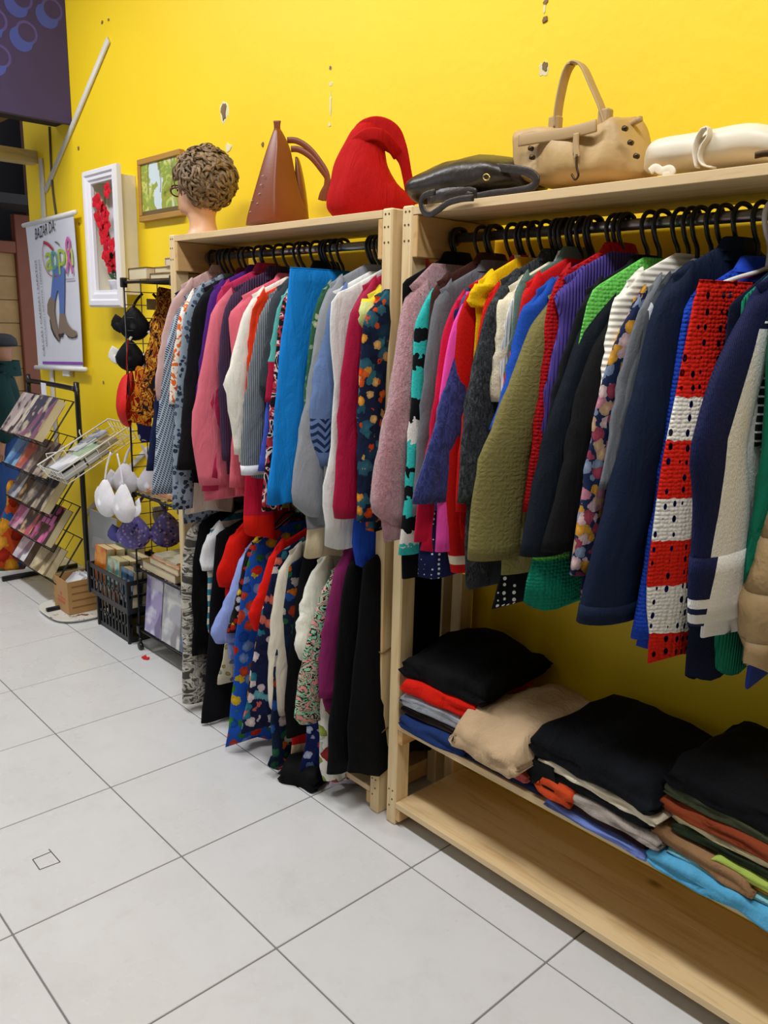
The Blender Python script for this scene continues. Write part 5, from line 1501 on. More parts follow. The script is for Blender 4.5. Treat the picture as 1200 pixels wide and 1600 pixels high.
for k in range(24):
    c = Vector(sp[min(len(sp) - 1, 4 + int(k * 0.80))]) + Vector((rng.uniform(-0.07, 0.065), rng.uniform(-0.03, 0.005), rng.uniform(-0.02, 0.02)))
    mb = MB()
    for j in range(5):
        a = j * 2 * math.pi / 5 + rng.uniform(-0.3, 0.3)
        d = Vector((math.cos(a), -0.45, math.sin(a))).normalized()
        s_ = Vector((-math.sin(a), 0, math.cos(a)))
        L_, W_ = rng.uniform(0.040, 0.055), rng.uniform(0.017, 0.024)
        mb.add([c, c + d * L_ * 0.5 + s_ * W_, c + d * L_ + Vector((0, 0.012, 0)), c + d * L_ * 0.5 - s_ * W_, c + d * L_ * 0.5 + Vector((0, -0.008, 0))], [(0, 1, 4), (1, 2, 4), (2, 3, 4), (3, 0, 4)])
    mb.build('blossom', M_PET, fl, True)
for k in range(9):
    a = rng.uniform(0, 6.28)
    c = Vector((-2.548, 0.385, cz0 + 0.06 + 0.015 * k))
    d = Vector((math.cos(a) * 0.7, -abs(math.sin(a)) * 0.4, rng.uniform(-0.2, 0.7)))
    s_ = d.cross(Vector((0, 1, 0.2))).normalized() * 0.016
    MB().add([c, c + d * 0.05 + s_, c + d * 0.09, c + d * 0.05 - s_], [(0, 1, 2), (0, 2, 3)]).build('leaf', plain('leaf_dark_green', '#27502a', 0.5), fl, False)

# --- landscape painting
t = thing('painting', 'small landscape painting of trees and stream in a wooden frame', 'painting', (-2.18, 0.44, 1.95))
px0, px1, pz0, pz1 = -2.378, -1.978, 1.953, 2.230
M_FR = wood('frame_wood', '#b98a3c', '#8f6526', 'x', knots=False)
for (a, b, c, d) in ((px0, px1, pz0, pz0 + .026), (px0, px1, pz1 - .026, pz1), (px0, px0 + .026, pz0 + .026, pz1 - .026), (px1 - .026, px1, pz0 + .026, pz1 - .026)):
    MB().box(a, b, 0.432, WALL_Y - 0.001, c, d, bev=0.003).build('frame_rail', M_FR, t, False)
pm, pt, pb = newmat('painted_landscape')
c_ = coords(pt)
nn = noise_tex(pt, coords(pt, (1, 1, 0.8)), 13, 5, 0.7, 1.2)
leaf = ramp(pt, nn.outputs[0], [(0.30, lin('#4f6a2e')), (0.42, lin('#a9a52c')), (0.50, lin('#7fa04a')), (0.58, lin('#d7cf62')), (0.66, lin('#c9d8c8'))], 'LINEAR')
X_, Y_, Z_ = sep(pt, c_)[0:3]
wob = mth(pt, 'MULTIPLY', mth(pt, 'SUBTRACT', noise_tex(pt, c_, 9, 3).outputs[0], 0.5), 0.30)
strm = mth(pt, 'LESS_THAN', mth(pt, 'ABSOLUTE', mth(pt, 'ADD', mth(pt, 'ADD', X_, mth(pt, 'MULTIPLY', Z_, 0.18)), wob)), 0.035)
col = mixc(pt, strm, leaf, lin('#cfdde0'))
trunk = mth(pt, 'LESS_THAN', mth(pt, 'FRACT', mth(pt, 'ADD', mth(pt, 'MULTIPLY', X_, 9.0), mth(pt, 'MULTIPLY', wob, 2.0))), 0.12)
up = mth(pt, 'GREATER_THAN', Z_, 0.12)
col = mixc(pt, mth(pt, 'MULTIPLY', mth(pt, 'MULTIPLY', trunk, up), 0.6), col, lin('#6d6a48'))
pt.links.new(mixc(pt, mth(pt, 'LESS_THAN', Z_, 0.05), col, lin('#6a5530')), pb.inputs['Base Color'])
pb.inputs['Roughness'].default_value = 0.4
MB().box(px0 + .0262, px1 - .0262, 0.440, WALL_Y - 0.0015, pz0 + .0262, pz1 - .0262).build('canvas', pm, t, False)

# --- purple sign box over the entrance
XS = -3.150
zb = 2.50
t = thing('sign_box', 'dark purple sign fascia with blue ring motifs over the entrance', 'sign', (XS, WALL_Y - 0.2, zb))
M_PU = plain('purple_vinyl', '#3b2f63', 0.5, var=0.12)
MB().box(XS - 0.03, XS, -4.6, WALL_Y - 0.0005, zb, 3.58, bev=0.003).build('fascia', M_PU, t, False)
FAS = COL.objects[-1]
M_SOF = plain('dark_soffit', '#15151a', 0.8)
MB().box(XS - 0.22, XS - 0.031, -4.6, WALL_Y - 0.002, zb + 0.02, zb + 0.05).build('soffit', M_SOF, t, False)
M_RING = plain('ring_violet', '#51448c', 0.5)
M_DISC = plain('disc_blue', '#3f4fa8', 0.5)
MB().box(XS - 0.9, XS - 0.221, -4.6, WALL_Y - 0.15, zb + 0.08, zb + 0.11).build('soffit_panel', wood('soffit_ply', '#8f7048', '#6b5230', 'y', False), t, False)


def motif(px, py, r, k):
    c = on_x(px, py, XS + 0.0006)
    dd = Vector((0, math.cos(0.9), math.sin(0.9)))       # towards the ring end (up right)
    ee = Vector((0, -math.sin(0.9), math.cos(0.9)))
    xo = Vector((1, 0, 0))
    c2 = c + dd * r * 0.45
    n = 28
    ring_o, ring_i = [], []
    for i in range(n):
        a = 2 * math.pi * i / n
        ring_o.append(c2 + dd * (r * 0.78 * math.cos(a)) + ee * (r * 0.78 * math.sin(a)))
        ring_i.append(c2 + dd * (r * 0.60 * math.cos(a)) + ee * (r * 0.60 * math.sin(a)))
    v = ring_o + ring_i
    MB().add(v, [(i, (i + 1) % n, (i + 1) % n + n, i + n) for i in range(n)]).build('ring_motif', M_RING, FAS, False)
    # filled lower half, hollowed by the ring's inner circle
    outer = [c + xo * 0.0003 - dd * r * 0.15 + dd * (r * 0.85 * math.cos(a)) + ee * (r * 0.85 * math.sin(a)) for a in [math.pi * (0.5 + i / 14) for i in range(15)]]
    inner = [c2 + xo * 0.0003 + dd * (r * 0.60 * math.cos(a)) + ee * (r * 0.62 * math.sin(a)) for a in [math.pi * (0.5 + i / 14) for i in range(15)]]
    MB().add(outer + inner, [(i, i + 1, i + 16, i + 15) for i in range(14)]).build('disc_motif', M_DISC, FAS, False)


for k, (a, b) in enumerate(((76, 22), (36, 58), (28, 4), (-6, 95), (-12, 38), (68, -36), (-50, 70))):
    motif(a, b, 0.070, k)

# --- wooden beam and street beyond the entrance
M_BEAM = wood('pale_beam', '#c9b98c', '#a8935f', 'y', knots=False)
tag(MB().box(-3.76, -3.66, -4.5, WALL_Y - 0.001, 2.365, 2.435, bev=0.003).build('wooden_beam', M_BEAM, None, False), 'pale horizontal wooden beam across the top of the entrance', 'beam')
# ------------------------------------------------------------------ street beyond the entrance
GZ = -0.18
pvm, pvt, pvb = newmat('mosaic_pavement')
pc = coords(pvt)
vv = nd(pvt, 'ShaderNodeTexVoronoi', {'Vector': pc, 'Scale': 17.0}, feature='DISTANCE_TO_EDGE')
v2 = nd(pvt, 'ShaderNodeTexVoronoi', {'Vector': pc, 'Scale': 17.0})
big = noise_tex(pvt, pc, 3.0, 1, 0.5, 1.0)
blk = mth(pvt, 'GREATER_THAN', big.outputs[0], 0.53)
pcol = mixc(pvt, blk, lin('#b9b6b2'), lin('#33333a'))
pcol = mixc(pvt, mth(pvt, 'LESS_THAN', vv.outputs[0], 0.08), pcol, lin('#55504b'))
pvt.links.new(pcol, pvb.inputs['Base Color'])
pvb.inputs['Roughness'].default_value = 0.8
struct(MB().box(-9.5, X_DOOR, -4.8, 6.0, GZ - 0.1, GZ).build('floor_street', pvm, None, False))
struct(MB().box(X_DOOR - 0.001, X_DOOR + 0.16, -4.66, WALL_Y, -0.05, 0.001).build('trim_1', plain('threshold_stone', '#b5b2ad', 0.6), None, False))
# shop front across the way
t = thing('shop_front', 'brown painted shop front with beige shutter across the street', 'shop front', (-6.6, 1.3, GZ))
M_TC = plain('terracotta_paint', '#7c3f26', 0.6)
M_SHT = plain('beige_shutter', '#a5804f', 0.7, var=0.15)
M_DK = plain('dark_interior', '#131013', 0.9)
fx = -6.6
MB().box(fx - 0.1, fx, 1.32, 1.47, GZ, 2.4, bev=0.006).build('post', M_TC, t, False)
MB().box(fx - 0.1, fx, -3.0, 1.319, 2.055, 2.16, bev=0.006).build('lintel', M_TC, t, False)
for k in range(9):
    z0_ = GZ + 0.35 + k * 0.21
    MB().box(fx - 0.09, fx - 0.05, -3.0, 1.319, z0_ + 0.002, z0_ + 0.208, bev=0.004).build('shutter_panel', M_SHT, t, False)
MB().box(fx - 0.1, fx + 0.02, -3.0, 1.319, GZ, GZ + 0.345, bev=0.006).build('plinth', plain('plinth_brown', '#6a5446', 0.8), t, False)
MB().box(fx - 0.6, fx - 0.55, -3.0, 4.5, GZ, 4.5).build('dark_recess_sheet', M_DK, t, False)  # near-black sheet; the gloom of the interior is put into its colour
MB().box(fx - 0.12, fx - 0.02, 1.475, 3.6, GZ, 4.0).build('side_wall', plain('dull_brick_paint', '#5a3526', 0.8), t, False)
MB().box(fx - 0.05, fx + 0.55, -3.0, 2.4, 2.42, 2.50).build('awning', plain('dark_awning', '#1c1614', 0.8), t, False)
# white sacks by the plinth
q = on_z(18, 775, GZ)
sk = Vector((-5.95, 0.86, GZ))
tag(MB().loft([superring(Vector((sk.x, sk.y, GZ + zz)), Vector((0.16 * r, 0, 0)), Vector((0, 0.14 * r, 0)), 18, 2.6) for zz, r in ((0.001, 0.9), (0.05, 1.0), (0.18, 1.0), (0.27, 0.85), (0.31, 0.5))]).build('sack', plain('white_sack', '#c9c4d2', 0.8), None), 'pale bundled sack standing on the pavement across the street', 'sack')

# --- passer-by: body grown from a skeleton, clothes as children
C0 = on_x(15, 700, -5.15)
px_, py_ = C0.x, C0.y
t = thing('person', 'person in dark green hooded jacket, jeans and black cap walking past', 'person', (px_, py_, GZ))
WD = Vector((-0.25, -1.0, 0)).normalized()       # walking direction
AC = Vector((-WD.y, WD.x, 0))


def W(f, s, z):
    return Vector((px_, py_, GZ)) + WD * f + AC * s + Vector((0, 0, z))


def skin_obj(name, nodes, edges, mat, parent, root=0, sub=2):
    org = origin_of(parent)
    me = bpy.data.meshes.new(name)
    me.from_pydata([tuple(p - org) for p, r in nodes], edges, [])
    me.materials.append(mat)
    o = bpy.data.objects.new(name, me)
    COL.objects.link(o)
    o.parent = parent
    md = o.modifiers.new('skin', 'SKIN')
    md.use_smooth_shade = True
    sv = me.skin_vertices[0].data
    for i, (p, r) in enumerate(nodes):
        sv[i].radius = r if isinstance(r, tuple) else (r, r)
        sv[i].use_root = (i == root)
    s = o.modifiers.new('sub', 'SUBSURF')
    s.levels = sub
    s.render_levels = sub
    dg = bpy.context.evaluated_depsgraph_get()
    m2 = bpy.data.meshes.new_from_object(o.evaluated_get(dg))
    o.modifiers.clear()
    o.data = m2
    for p in m2.polygons:
        p.use_smooth = True
    return o


M_SKIN = plain('skin_tone', '#9c6a4c', 0.5)
M_GRN = fabric('dark_green_fleece', '#17312f', rough=0.85)
M_JN = fabric('blue_denim', '#2c4676', rough=0.85)
lean = -0.03
N = [(W(0, 0, 0.80), 0.11), (W(0.03, 0, 1.0), 0.12), (W(0.06, 0, 1.18), 0.12), (W(lean, 0, 1.29), 0.055), (W(lean + 0.02, 0, 1.36), 0.05), (W(lean + 0.03, 0, 1.43), 0.085), (W(lean + 0.02, 0, 1.50), 0.075)]
E_ = [(0, 1), (1, 2), (2, 3), (3, 4), (4, 5), (5, 6)]
for sg in (-1, 1):
    b = len(N)
    st = 0.10 * sg
    N += [(W(0.0, 0.09 * sg, 0.74), 0.085), (W(st * 0.6, 0.10 * sg, 0.42), 0.058), (W(st - 0.04, 0.10 * sg, 0.10), 0.038), (W(st + 0.05, 0.10 * sg, 0.045), 0.036), (W(st + 0.14, 0.11 * sg, 0.035), 0.026)]
    E_ += [(0, b), (b, b + 1), (b + 1, b + 2), (b + 2, b + 3), (b + 3, b + 4)]
    b = len(N)
    N += [(W(0.06, 0.17 * sg, 1.20), 0.058), (W(0.02 - st * 0.3, 0.10 * sg, 0.96), 0.044), (W(0.10 - st * 0.4, 0.21 * sg, 0.76), 0.030), (W(0.12 - st * 0.4, 0.21 * sg, 0.69), 0.032)]
    E_ += [(2, b), (b, b + 1), (b + 1, b + 2), (b + 2, b + 3)]
    h = len(N) - 1
    for k in range(4):
        b = len(N)
        N += [(W(0.10 + 0.016 * k - st * 0.4, 0.205 * sg, 0.645), 0.009), (W(0.11 + 0.016 * k - st * 0.4, 0.20 * sg, 0.60 + 0.004 * abs(k - 1)), 0.007)]
        E_ += [(h, b), (b, b + 1)]
    b = len(N)
    N += [(W(0.165 - st * 0.4, 0.19 * sg, 0.67), 0.010), (W(0.175 - st * 0.4, 0.18 * sg, 0.635), 0.008)]
    E_ += [(h, b), (b, b + 1)]
skin_obj('body', N, E_, M_SKIN, t)
# jacket
N = [(W(0.0, 0, 0.76), (0.19, 0.14)), (W(0.02, 0, 0.95), (0.19, 0.145)), (W(0.05, 0, 1.15), (0.185, 0.14)), (W(0.03, 0, 1.26), 0.12), (W(0.0, 0, 1.33), 0.095)]
E_ = [(0, 1), (1, 2), (2, 3), (3, 4)]
for sg in (-1, 1):
    b = len(N)
    st = 0.10 * sg
    N += [(W(0.06, 0.19 * sg, 1.19), 0.085), (W(0.02 - st * 0.3, 0.235 * sg, 0.96), 0.072), (W(0.10 - st * 0.4, 0.215 * sg, 0.74), 0.052)]
    E_ += [(2, b), (b, b + 1), (b + 1, b + 2)]
JK = skin_obj('jacket', N, E_, M_GRN, t, 1)
N = [(W(0, 0, 0.82), (0.15, 0.12))]
E_ = []
for sg in (-1, 1):
    b = len(N)
    st = 0.10 * sg
    N += [(W(0.0, 0.09 * sg, 0.70), 0.105), (W(st * 0.6, 0.10 * sg, 0.42), 0.085), (W(st - 0.04, 0.10 * sg, 0.07), 0.070)]
    E_ += [(0, b), (b, b + 1), (b + 1, b + 2)]
skin_obj('jeans', N, E_, M_JN, t)
M_SHOE = plain('dark_shoe', '#14141a', 0.5)
for sg in (-1, 1):
    st = 0.10 * sg
    skin_obj('shoe', [(W(st - 0.06, 0.10 * sg, 0.052), 0.045), (W(st + 0.04, 0.10 * sg, 0.048), 0.044), (W(st + 0.14, 0.11 * sg, 0.042), 0.040)], [(0, 1), (1, 2)], M_SHOE, t, 0)
hc = W(lean + 0.03, 0, 1.455)
MB().loft([superring(hc + Vector((0, 0, zz)) - WD * 0.01, WD * r, AC * (r * 0.86), 20) for zz, r in ((0.0, 0.104), (0.03, 0.105), (0.06, 0.094), (0.085, 0.065), (0.095, 0.02))]).build('cap', plain('black_cap', '#101014', 0.7), t)
CAPO = COL.objects[-1]
MB().loft([superring(hc + WD * (0.10 + 0.02 * k) + Vector((0, 0, 0.012 - 0.006 * k)), AC * (0.075 - 0.012 * k), Vector((0, 0, 0.006)), 12) for k in range(4)]).build('cap_peak', plain('black_cap', '#101014', 0.7), CAPO)
MB().loft([superring(W(-0.01 - 0.008 * k, 0, 1.235 + 0.038 * k), WD * (0.118 - 0.011 * k), AC * (0.125 - 0.013 * k), 20) for k in range(4)], False, False).build('hood', M_GRN, JK)
for sg in (-1, 1):
    e = hc + WD * 0.082 + AC * (0.03 * sg) - Vector((0, 0, 0.02))
    MB().loft([superring(e + WD * (0.004 * k), AC * (0.012 * (1 - 0.3 * k)), Vector((0, 0, 0.006 * (1 - 0.3 * k))), 10) for k in range(3)]).build('eye', plain('dark_eye', '#1c1410', 0.3), t)
MB().loft([superring(hc + WD * (0.07 + 0.012 * k) - Vector((0, 0, 0.03 + 0.006 * k)), AC * (0.012 + 0.002 * k), Vector((0, 0, 0.012)), 10) for k in range(4)]).build('nose', M_SKIN, t)
# ------------------------------------------------------------------ wire shelf, book stand, crates, boxes on the far left
M_WIRE = plain('black_wire', '#161618', 0.4, 0.3)
M_PAGE = plain('book_pages', '#d8cba6', 0.9, bump=(300, 0.3, 0.001))


def bookmat(k, c1, c2, c3):
    m, t, b = newmat('book_cover_%d' % k)
    c = coords(t)
    n1, n2 = noise_tex(t, c, 11.0 + k % 4, 2, 0.45), noise_tex(t, coords(t, (1.6, 1, 0.8)), 8.0 + k % 3, 1)
    col = mixc(t, mth(t, 'MULTIPLY', mth(t, 'SUBTRACT', n1.outputs[0], 0.47), 9.0, True), lin(c1), lin(c2))
    col = mixc(t, mth(t, 'MULTIPLY', mth(t, 'SUBTRACT', n2.outputs[0], 0.56), 12.0, True), col, lin(c3))
    t.links.new(col, b.inputs['Base Color'])
    b.inputs['Roughness'].default_value = 0.18
    b.inputs['Coat Weight'].default_value = 0.6
    return m


_bk = [0]


def book(label, o, ex, ey, ez, w, h, th, cols, group, name='book', page=None):
    """o: lower left corner; ex along the width, ey along the height, ez out of the front cover; thickness th"""
    _bk[0] += 1
    ex, ey, ez = (Vector(q).normalized() for q in (ex, ey, ez))
    b = thing(name, label, 'magazine' if name == 'magazine' else ('CD case' if name == 'disc_case' else 'book'), o, group)
    m = bookmat(_bk[0], *cols)
    c = 0.0022

    def bx(a0, a1, b0, b1, c0, c1):
        v = [o + ex * a + ey * bb + ez * cc for a in (a0, a1) for bb in (b0, b1) for cc in (c0, c1)]
        return v, [(0, 1, 3, 2), (4, 6, 7, 5), (0, 4, 5, 1), (2, 3, 7, 6), (0, 2, 6, 4), (1, 5, 7, 3)]
    mb = MB()
    mb.add(*bx(0, w, 0, h, 0, c))
    mb.add(*bx(0, w, 0, h, th - c, th))
    mb.add(*bx(0, c, 0, h, c, th - c))
    mb.build('cover', m, b, False)
    MB().add(*bx(c, w - 0.003, 0.003, h - 0.003, c, th - c)).build('pages', page or M_PAGE, b, False)
    return b


# ---- wire shelf with grid end panel
gx, gy0, gy1 = -1.944, 0.134, 0.440
gxr = -1.52
ws = thing('wire_shelf', 'black wire shelf with mesh end panel beside the pine unit', 'wire shelf', (gx, gy0, 0))
gz0, gz1 = 0.055, 1.672
for y in [gy0 + (gy1 - gy0) * k / 4 for k in range(5)]:
    MB().tube([(gx, y, gz0), (gx, y, gz1)], 0.004 if y in (gy0,) else 0.0022, 6).build('wire', M_WIRE, ws)
nrow = 30
for k in range(nrow + 1):
    z = gz0 + (gz1 - gz0) * k / nrow
    MB().tube([(gx, gy0, z), (gx, gy1, z)], 0.0020, 5).build('wire', M_WIRE, ws)
for (x, y) in ((gxr, gy0), (gxr, gy1)):
    MB().tube([(x, y, 0.055), (x, y, gz1)], 0.005, 6).build('upright', M_WIRE, ws)
for z in (1.655, 0.750, 0.400, 0.100):
    MB().tube([(gx, gy0, z), (gxr, gy0, z)], 0.006, 6).build('shelf_rod', M_WIRE, ws)
    SR = COL.objects[-1]
    MB().tube([(gx, gy1, z), (gxr, gy1, z)], 0.006, 6).build('shelf_rod', M_WIRE, ws)
    for k in range(9):
        x = gx + 0.02 + (gxr - gx - 0.04) * k / 8
        MB().tube([(x, gy0, z), (x, gy1, z)], 0.0022, 5).build('shelf_wire', M_WIRE, SR)
    for (x, y) in ((gx, gy0), (gxr, gy0)):
        MB().box(x - 0.012, x + 0.012, y - 0.012, y + 0.012, z - 0.02, z + 0.02, bev=0.003).build('corner_clip', BLACK_PL, ws, False)
for (x, y) in ((gx, gy0), (gxr, gy0), (gx, gy1), (gxr, gy1)):
    MB().tube([(x, y - 0.008, 0.018), (x, y + 0.008, 0.018)], 0.017, 12).build('castor', BLACK_PL, ws)
    MB().tube([(x, y, 0.03), (x, y, 0.06)], 0.008, 8).build('castor_stem', BLACK_PL, ws)
X_, Yv, Zv_ = Vector((1, 0, 0)), Vector((0, 1, 0)), Vector((0, 0, 1))
# books lying on the top
gt = 'books lying on top of the wire shelf'
book('thick hardback lying on the left end of the wire shelf top', Vector((-1.93, 0.15, 1.664)), Vector((0.97, -0.1, 0)), Yv, Zv_, 0.20, 0.16, 0.048, ('#5a2018', '#6b2a1e', '#3f1410'), gt)
book('flat beige book lying under the pine post on the wire shelf', Vector((-1.72, 0.14, 1.664)), X_, Yv, Zv_, 0.18, 0.20, 0.022, ('#7a4a2c', '#8a5a34', '#5f3a22'), gt)
book('second flat book on the beige one, top of the wire shelf', Vector((-1.70, 0.15, 1.687)), X_, Yv, Zv_, 0.17, 0.18, 0.024, ('#a07a48', '#8c6838', '#b08a58'), gt)
book('book with pale pink cover leaning on the wire shelf top', Vector((-1.60, 0.145, 1.712)), X_, Yv, Zv_, 0.15, 0.19, 0.030, ('#c9a9b4', '#d8c0c6', '#6a2030'), gt)
# printed leaflets and papers on the middle shelf
gm = 'papers and thin books on the middle wire shelf'
rng = random.Random(4)
for k, (lab, cols) in enumerate((('tan magazine lowest in the pile on the middle wire shelf', ('#a9865a', '#c0a070', '#7a5a34')), ('orange edged booklet in the pile on the middle wire shelf', ('#c05a2a', '#d8b080', '#a03a1a')), ('pale booklet on top of the middle wire shelf pile', ('#d8d4c8', '#b8c0cc', '#8090a0')))):
    book(lab, Vector((-1.92 + 0.03 * k, 0.142 + 0.01 * k, 0.757 + 0.013 * k)), X_, Yv, Zv_, 0.27, 0.2, 0.012, cols, gm)
gl = 'books lying on the lower wire shelf'
for k, (lab, xx, zz, w_, th_, cols) in enumerate((
        ('thick pale book lying lowest on the lower wire shelf', -1.90, 0.407, 0.30, 0.040, ('#6a4a52', '#8a6a70', '#4a3038')),
        ('brown book lying beneath the orange one on the lower wire shelf', -1.83, 0.448, 0.26, 0.030, ('#8a5a3a', '#a8744a', '#6a3a22')),
        ('orange book on top of the lower wire shelf pile', -1.80, 0.479, 0.24, 0.016, ('#d06a2a', '#e8b060', '#b04a1a')),
        ('loose pale booklet topping the lower wire shelf pile', -1.78, 0.496, 0.20, 0.008, ('#d8d0b8', '#c0b898', '#a09878')))):
    book(lab, Vector((xx, 0.138, zz)), X_, Yv, Zv_, w_, 0.2, th_, cols, gl)
gb = 'magazines standing on the bottom wire shelf'
up_ = Vector((0, 0.10, 1))
for k, (lab, xx, w_, h_, cols) in enumerate((
        ('violet glossy magazine standing at the front of the bottom wire shelf', -1.905, 0.15, 0.27, ('#8c80b0', '#c8c4d8', '#5a4a80')),
        ('silver grey magazine in plastic standing on the bottom wire shelf', -1.745, 0.17, 0.28, ('#9a9aa2', '#c8c6c4', '#7a7478')),
        ('dark magazine with blue edge at the end of the bottom wire shelf', -1.585, 0.06, 0.22, ('#23252b', '#2f6aa8', '#14161a')))):
    book(lab, Vector((xx, 0.148, 0.108)), X_, up_, Vector((0, -1, 0.1)), w_, h_, 0.010, cols, gb, 'magazine')
for k in range(6):
    book('dark spined paperback %s on the bottom wire shelf' % ('nearest the front', 'second from the front', 'third from the front', 'fourth from the front', 'fifth from the front', 'nearest the wall')[k], Vector((-1.90, 0.176 + 0.036 * k, 0.108)), X_, up_, Vector((0, -1, 0.1)), 0.30, 0.215, 0.022,
         (('#2c2622', '#4a3a30', '#6a5a48'), ('#3a3028', '#5a4a3a', '#241c18'))[k % 2], 'paperbacks behind the magazines')
# small white cloth on the mesh
q = Vector((gx - 0.006, 0.262, 0.67))
mb = MB()
rows = []
for k in range(6):
    z = q.z - 0.018 * k
    rows.append([Vector((gx - 0.004 - 0.003 * math.cos(a) - 0.004 * math.sin(k), q.y + (0.042 - 0.002 * k) * math.sin(a) + 0.004 * math.sin(k * 2), z)) for a in [i * 2 * math.pi / 14 for i in range(14)]])
tag(mb.loft(rows).build('face_cloth', fabric('white_towel', '#e9e9ea', surf='fuzzy'), None), 'small white towelling cloth clipped to the wire mesh', 'cloth')


# ---- bras and underwear hung on the mesh panel
def bra(label, c, mat, mat2, s=1.0, tilt=0.0, turn=0.0, out=None, strap=0.16, cups=(-1, 1), sep_=0.065, group='bras hung on the wire mesh'):
    """two moulded cups, band wings and shoulder straps; c is the middle between the cups"""
    b = thing('bra', label, 'bra', c, group)
    ct, st = math.cos(turn), math.sin(turn)
    out = Vector(out or (0.8, -0.6, 0)).normalized()   # the way the cups face
    ax = Vector((-out.y, out.x, 0))              # across
    for sg in cups:
        cc = c + ax * (sep_ * sg * s)
        rings = []
        for k in range(7):
            ph_ = k / 6 * math.pi / 2
            r = 0.062 * s * math.cos(ph_)
            dp = 0.036 * s * math.sin(ph_)
            rings.append([cc + ax * (1.15 * r * math.cos(a) * (1 - 0.5 * max(0.0, math.sin(a)))) + Vector((0, 0, (r * 1.12 * math.sin(a) if math.sin(a) < 0 else r * 1.35 * math.sin(a)) - dp * 0.15)) + out * dp for a in [i * 2 * math.pi / 20 for i in range(20)]])
        MB().loft(rings, False, True).build('cup', mat, b)
        top = cc + Vector((0, 0, 0.078 * s))
        hook = c + ax * (0.35 * sep_ * sg * s) + Vector((0, 0, 0.078 * s + strap)) - out * 0.002
        MB().tube(cr([top + out * 0.006, (top + hook) / 2 + out * 0.004 + ax * (0.006 * sg), hook], 4), 1.0, 8, flat=(0.012 * s, 0.003), up=out).build('strap', mat2, b)
        w0 = cc + ax * (0.055 * s * sg) + Vector((0, 0, -0.02 * s))
        MB().tube(cr([w0, w0 + ax * (0.03 * sg * s) - out * 0.004 + Vector((0, 0, 0.02)), w0 + ax * (0.012 * sg * s) - out * 0.012 + Vector((0, 0, 0.055))], 4), 1.0, 8, flat=(0.040 * s, 0.003), up=out).build('band', mat2, b)
    MB().tube([c + ax * (0.02 * s) + out * 0.004, c - ax * (0.02 * s) + out * 0.004], 1.0, 8, flat=(0.035 * s, 0.004), up=out).build('bridge', mat2, b)
    return b


BLK = fabric('black_lingerie', '#0e0d10', rough=0.6)
REDL = fabric('red_lingerie', '#cf2523', rough=0.55)
WHT = fabric('white_lingerie', '#e6e3e6', rough=0.5)
GRYW = fabric('grey_white_lace', '#c9c5cb', rough=0.6)
LIL = fabric('lilac_lace', '#6a62a6', ('floral', ['#b9aede', '#3c3a7a', '#d8b0cc'], 60.0, 0.4), rough=0.6)
bra('black lace bra hanging highest on the wire mesh', Vector((gx + 0.012, 0.235, 1.480)), BLK, BLK, 0.95, strap=0.06)
bra('black bra with white curl trim below the highest one', Vector((gx + 0.014, 0.205, 1.345)), BLK, fabric('white_trim', '#dcdcd8'), 0.9, strap=0.04)
bra('bright red bra hanging in profile at the edge of the mesh', Vector((gx - 0.010, 0.150, 1.155)), REDL, fabric('red_strap', '#b31c14'), 1.5, out=(-0.55, -0.85, 0), strap=0.15, sep_=0.05)
bra('white moulded bra hanging by its straps below the wire basket', Vector((gx - 0.01, 0.055, 0.715)), WHT, WHT, 1.15, out=(0.1, -1, 0), strap=0.13)
bra('pale grey lace bra hanging behind the white one', Vector((gx + 0.02, 0.150, 0.800)), GRYW, GRYW, 1.0, out=(0.5, -0.85, 0), strap=0.09)
bra('lilac patterned lace bra on the mesh above the book crate', Vector((gx + 0.014, 0.200, 0.560)), LIL, fabric('lilac_band', '#4c4a86', rough=0.6), 1.1, out=(0.9, -0.4, 0), strap=0.08)


def cloth_strip(name, label, pts, width, mat, cat, th=0.02, up=None, group=None):
    o = MB().tube(cr(pts, 6), [1 + 0.12 * math.sin(i * 0.9) for i in range((len(pts) - 1) * 6 + 1)], 14, flat=(width, th), up=up or Vector((1, 0.2, 0)))
    ob = o.build(name, mat, None)
    return tag(ob, label, cat, group)


cloth_strip('scarf', 'orange and black patterned scarf hanging at the end of the wire shelf', [on_x(264, 452, -1.80), on_x(256, 490, -1.80), on_x(248, 530, -1.80), on_x(243, 570, -1.80), on_x(236, 610, -1.80), on_x(228, 650, -1.80)], 0.085,
            fabric('orange_scarf', '#a84a12', ('blotch', ['#1c1210', '#a8640f', '#5a140c', '#c8942a', '#7a220e'], 34.0, (1, 1, 0.7))), 'scarf', 0.025, up=Vector((0.7, -0.7, 0)))
cloth_strip('scarf', 'red and gold cloth hanging below the black bras on the mesh', [on_x(232, 575, -1.90), on_x(226, 610, -1.90), on_x(221, 640, -1.90), on_x(216, 662, -1.90)], 0.10,
            fabric('red_gold_cloth', '#a8200f', ('blotch', ['#a8200f', '#e8a82c', '#7a1410', '#d07a1c'], 26.0, (1, 1, 0.7))), 'scarf', 0.02, up=Vector((0.7, -0.7, 0)))
cloth_strip('underwear', 'navy and white underwear hanging under the red bra', [on_x(222, 648, -1.93), on_x(226, 668, -1.93), on_x(232, 690, -1.93)], 0.07, fabric('navy_white_brief', '#2a2c66', ('blotch', ['#2a2c66', '#2a2c66', '#d8d8e0'], 18.0, (1, 1, 1))), 'underwear', 0.02, up=Vector((0.7, -0.7, 0)))
cloth_strip('underwear', 'white folded briefs clipped to the mesh above the red strap', [on_x(234, 560, -1.93), on_x(233, 575, -1.93), on_x(231, 592, -1.93)], 0.06, fabric('white_brief', '#d9d9e2'), 'underwear', 0.015, up=Vector((0.7, -0.7, 0)))
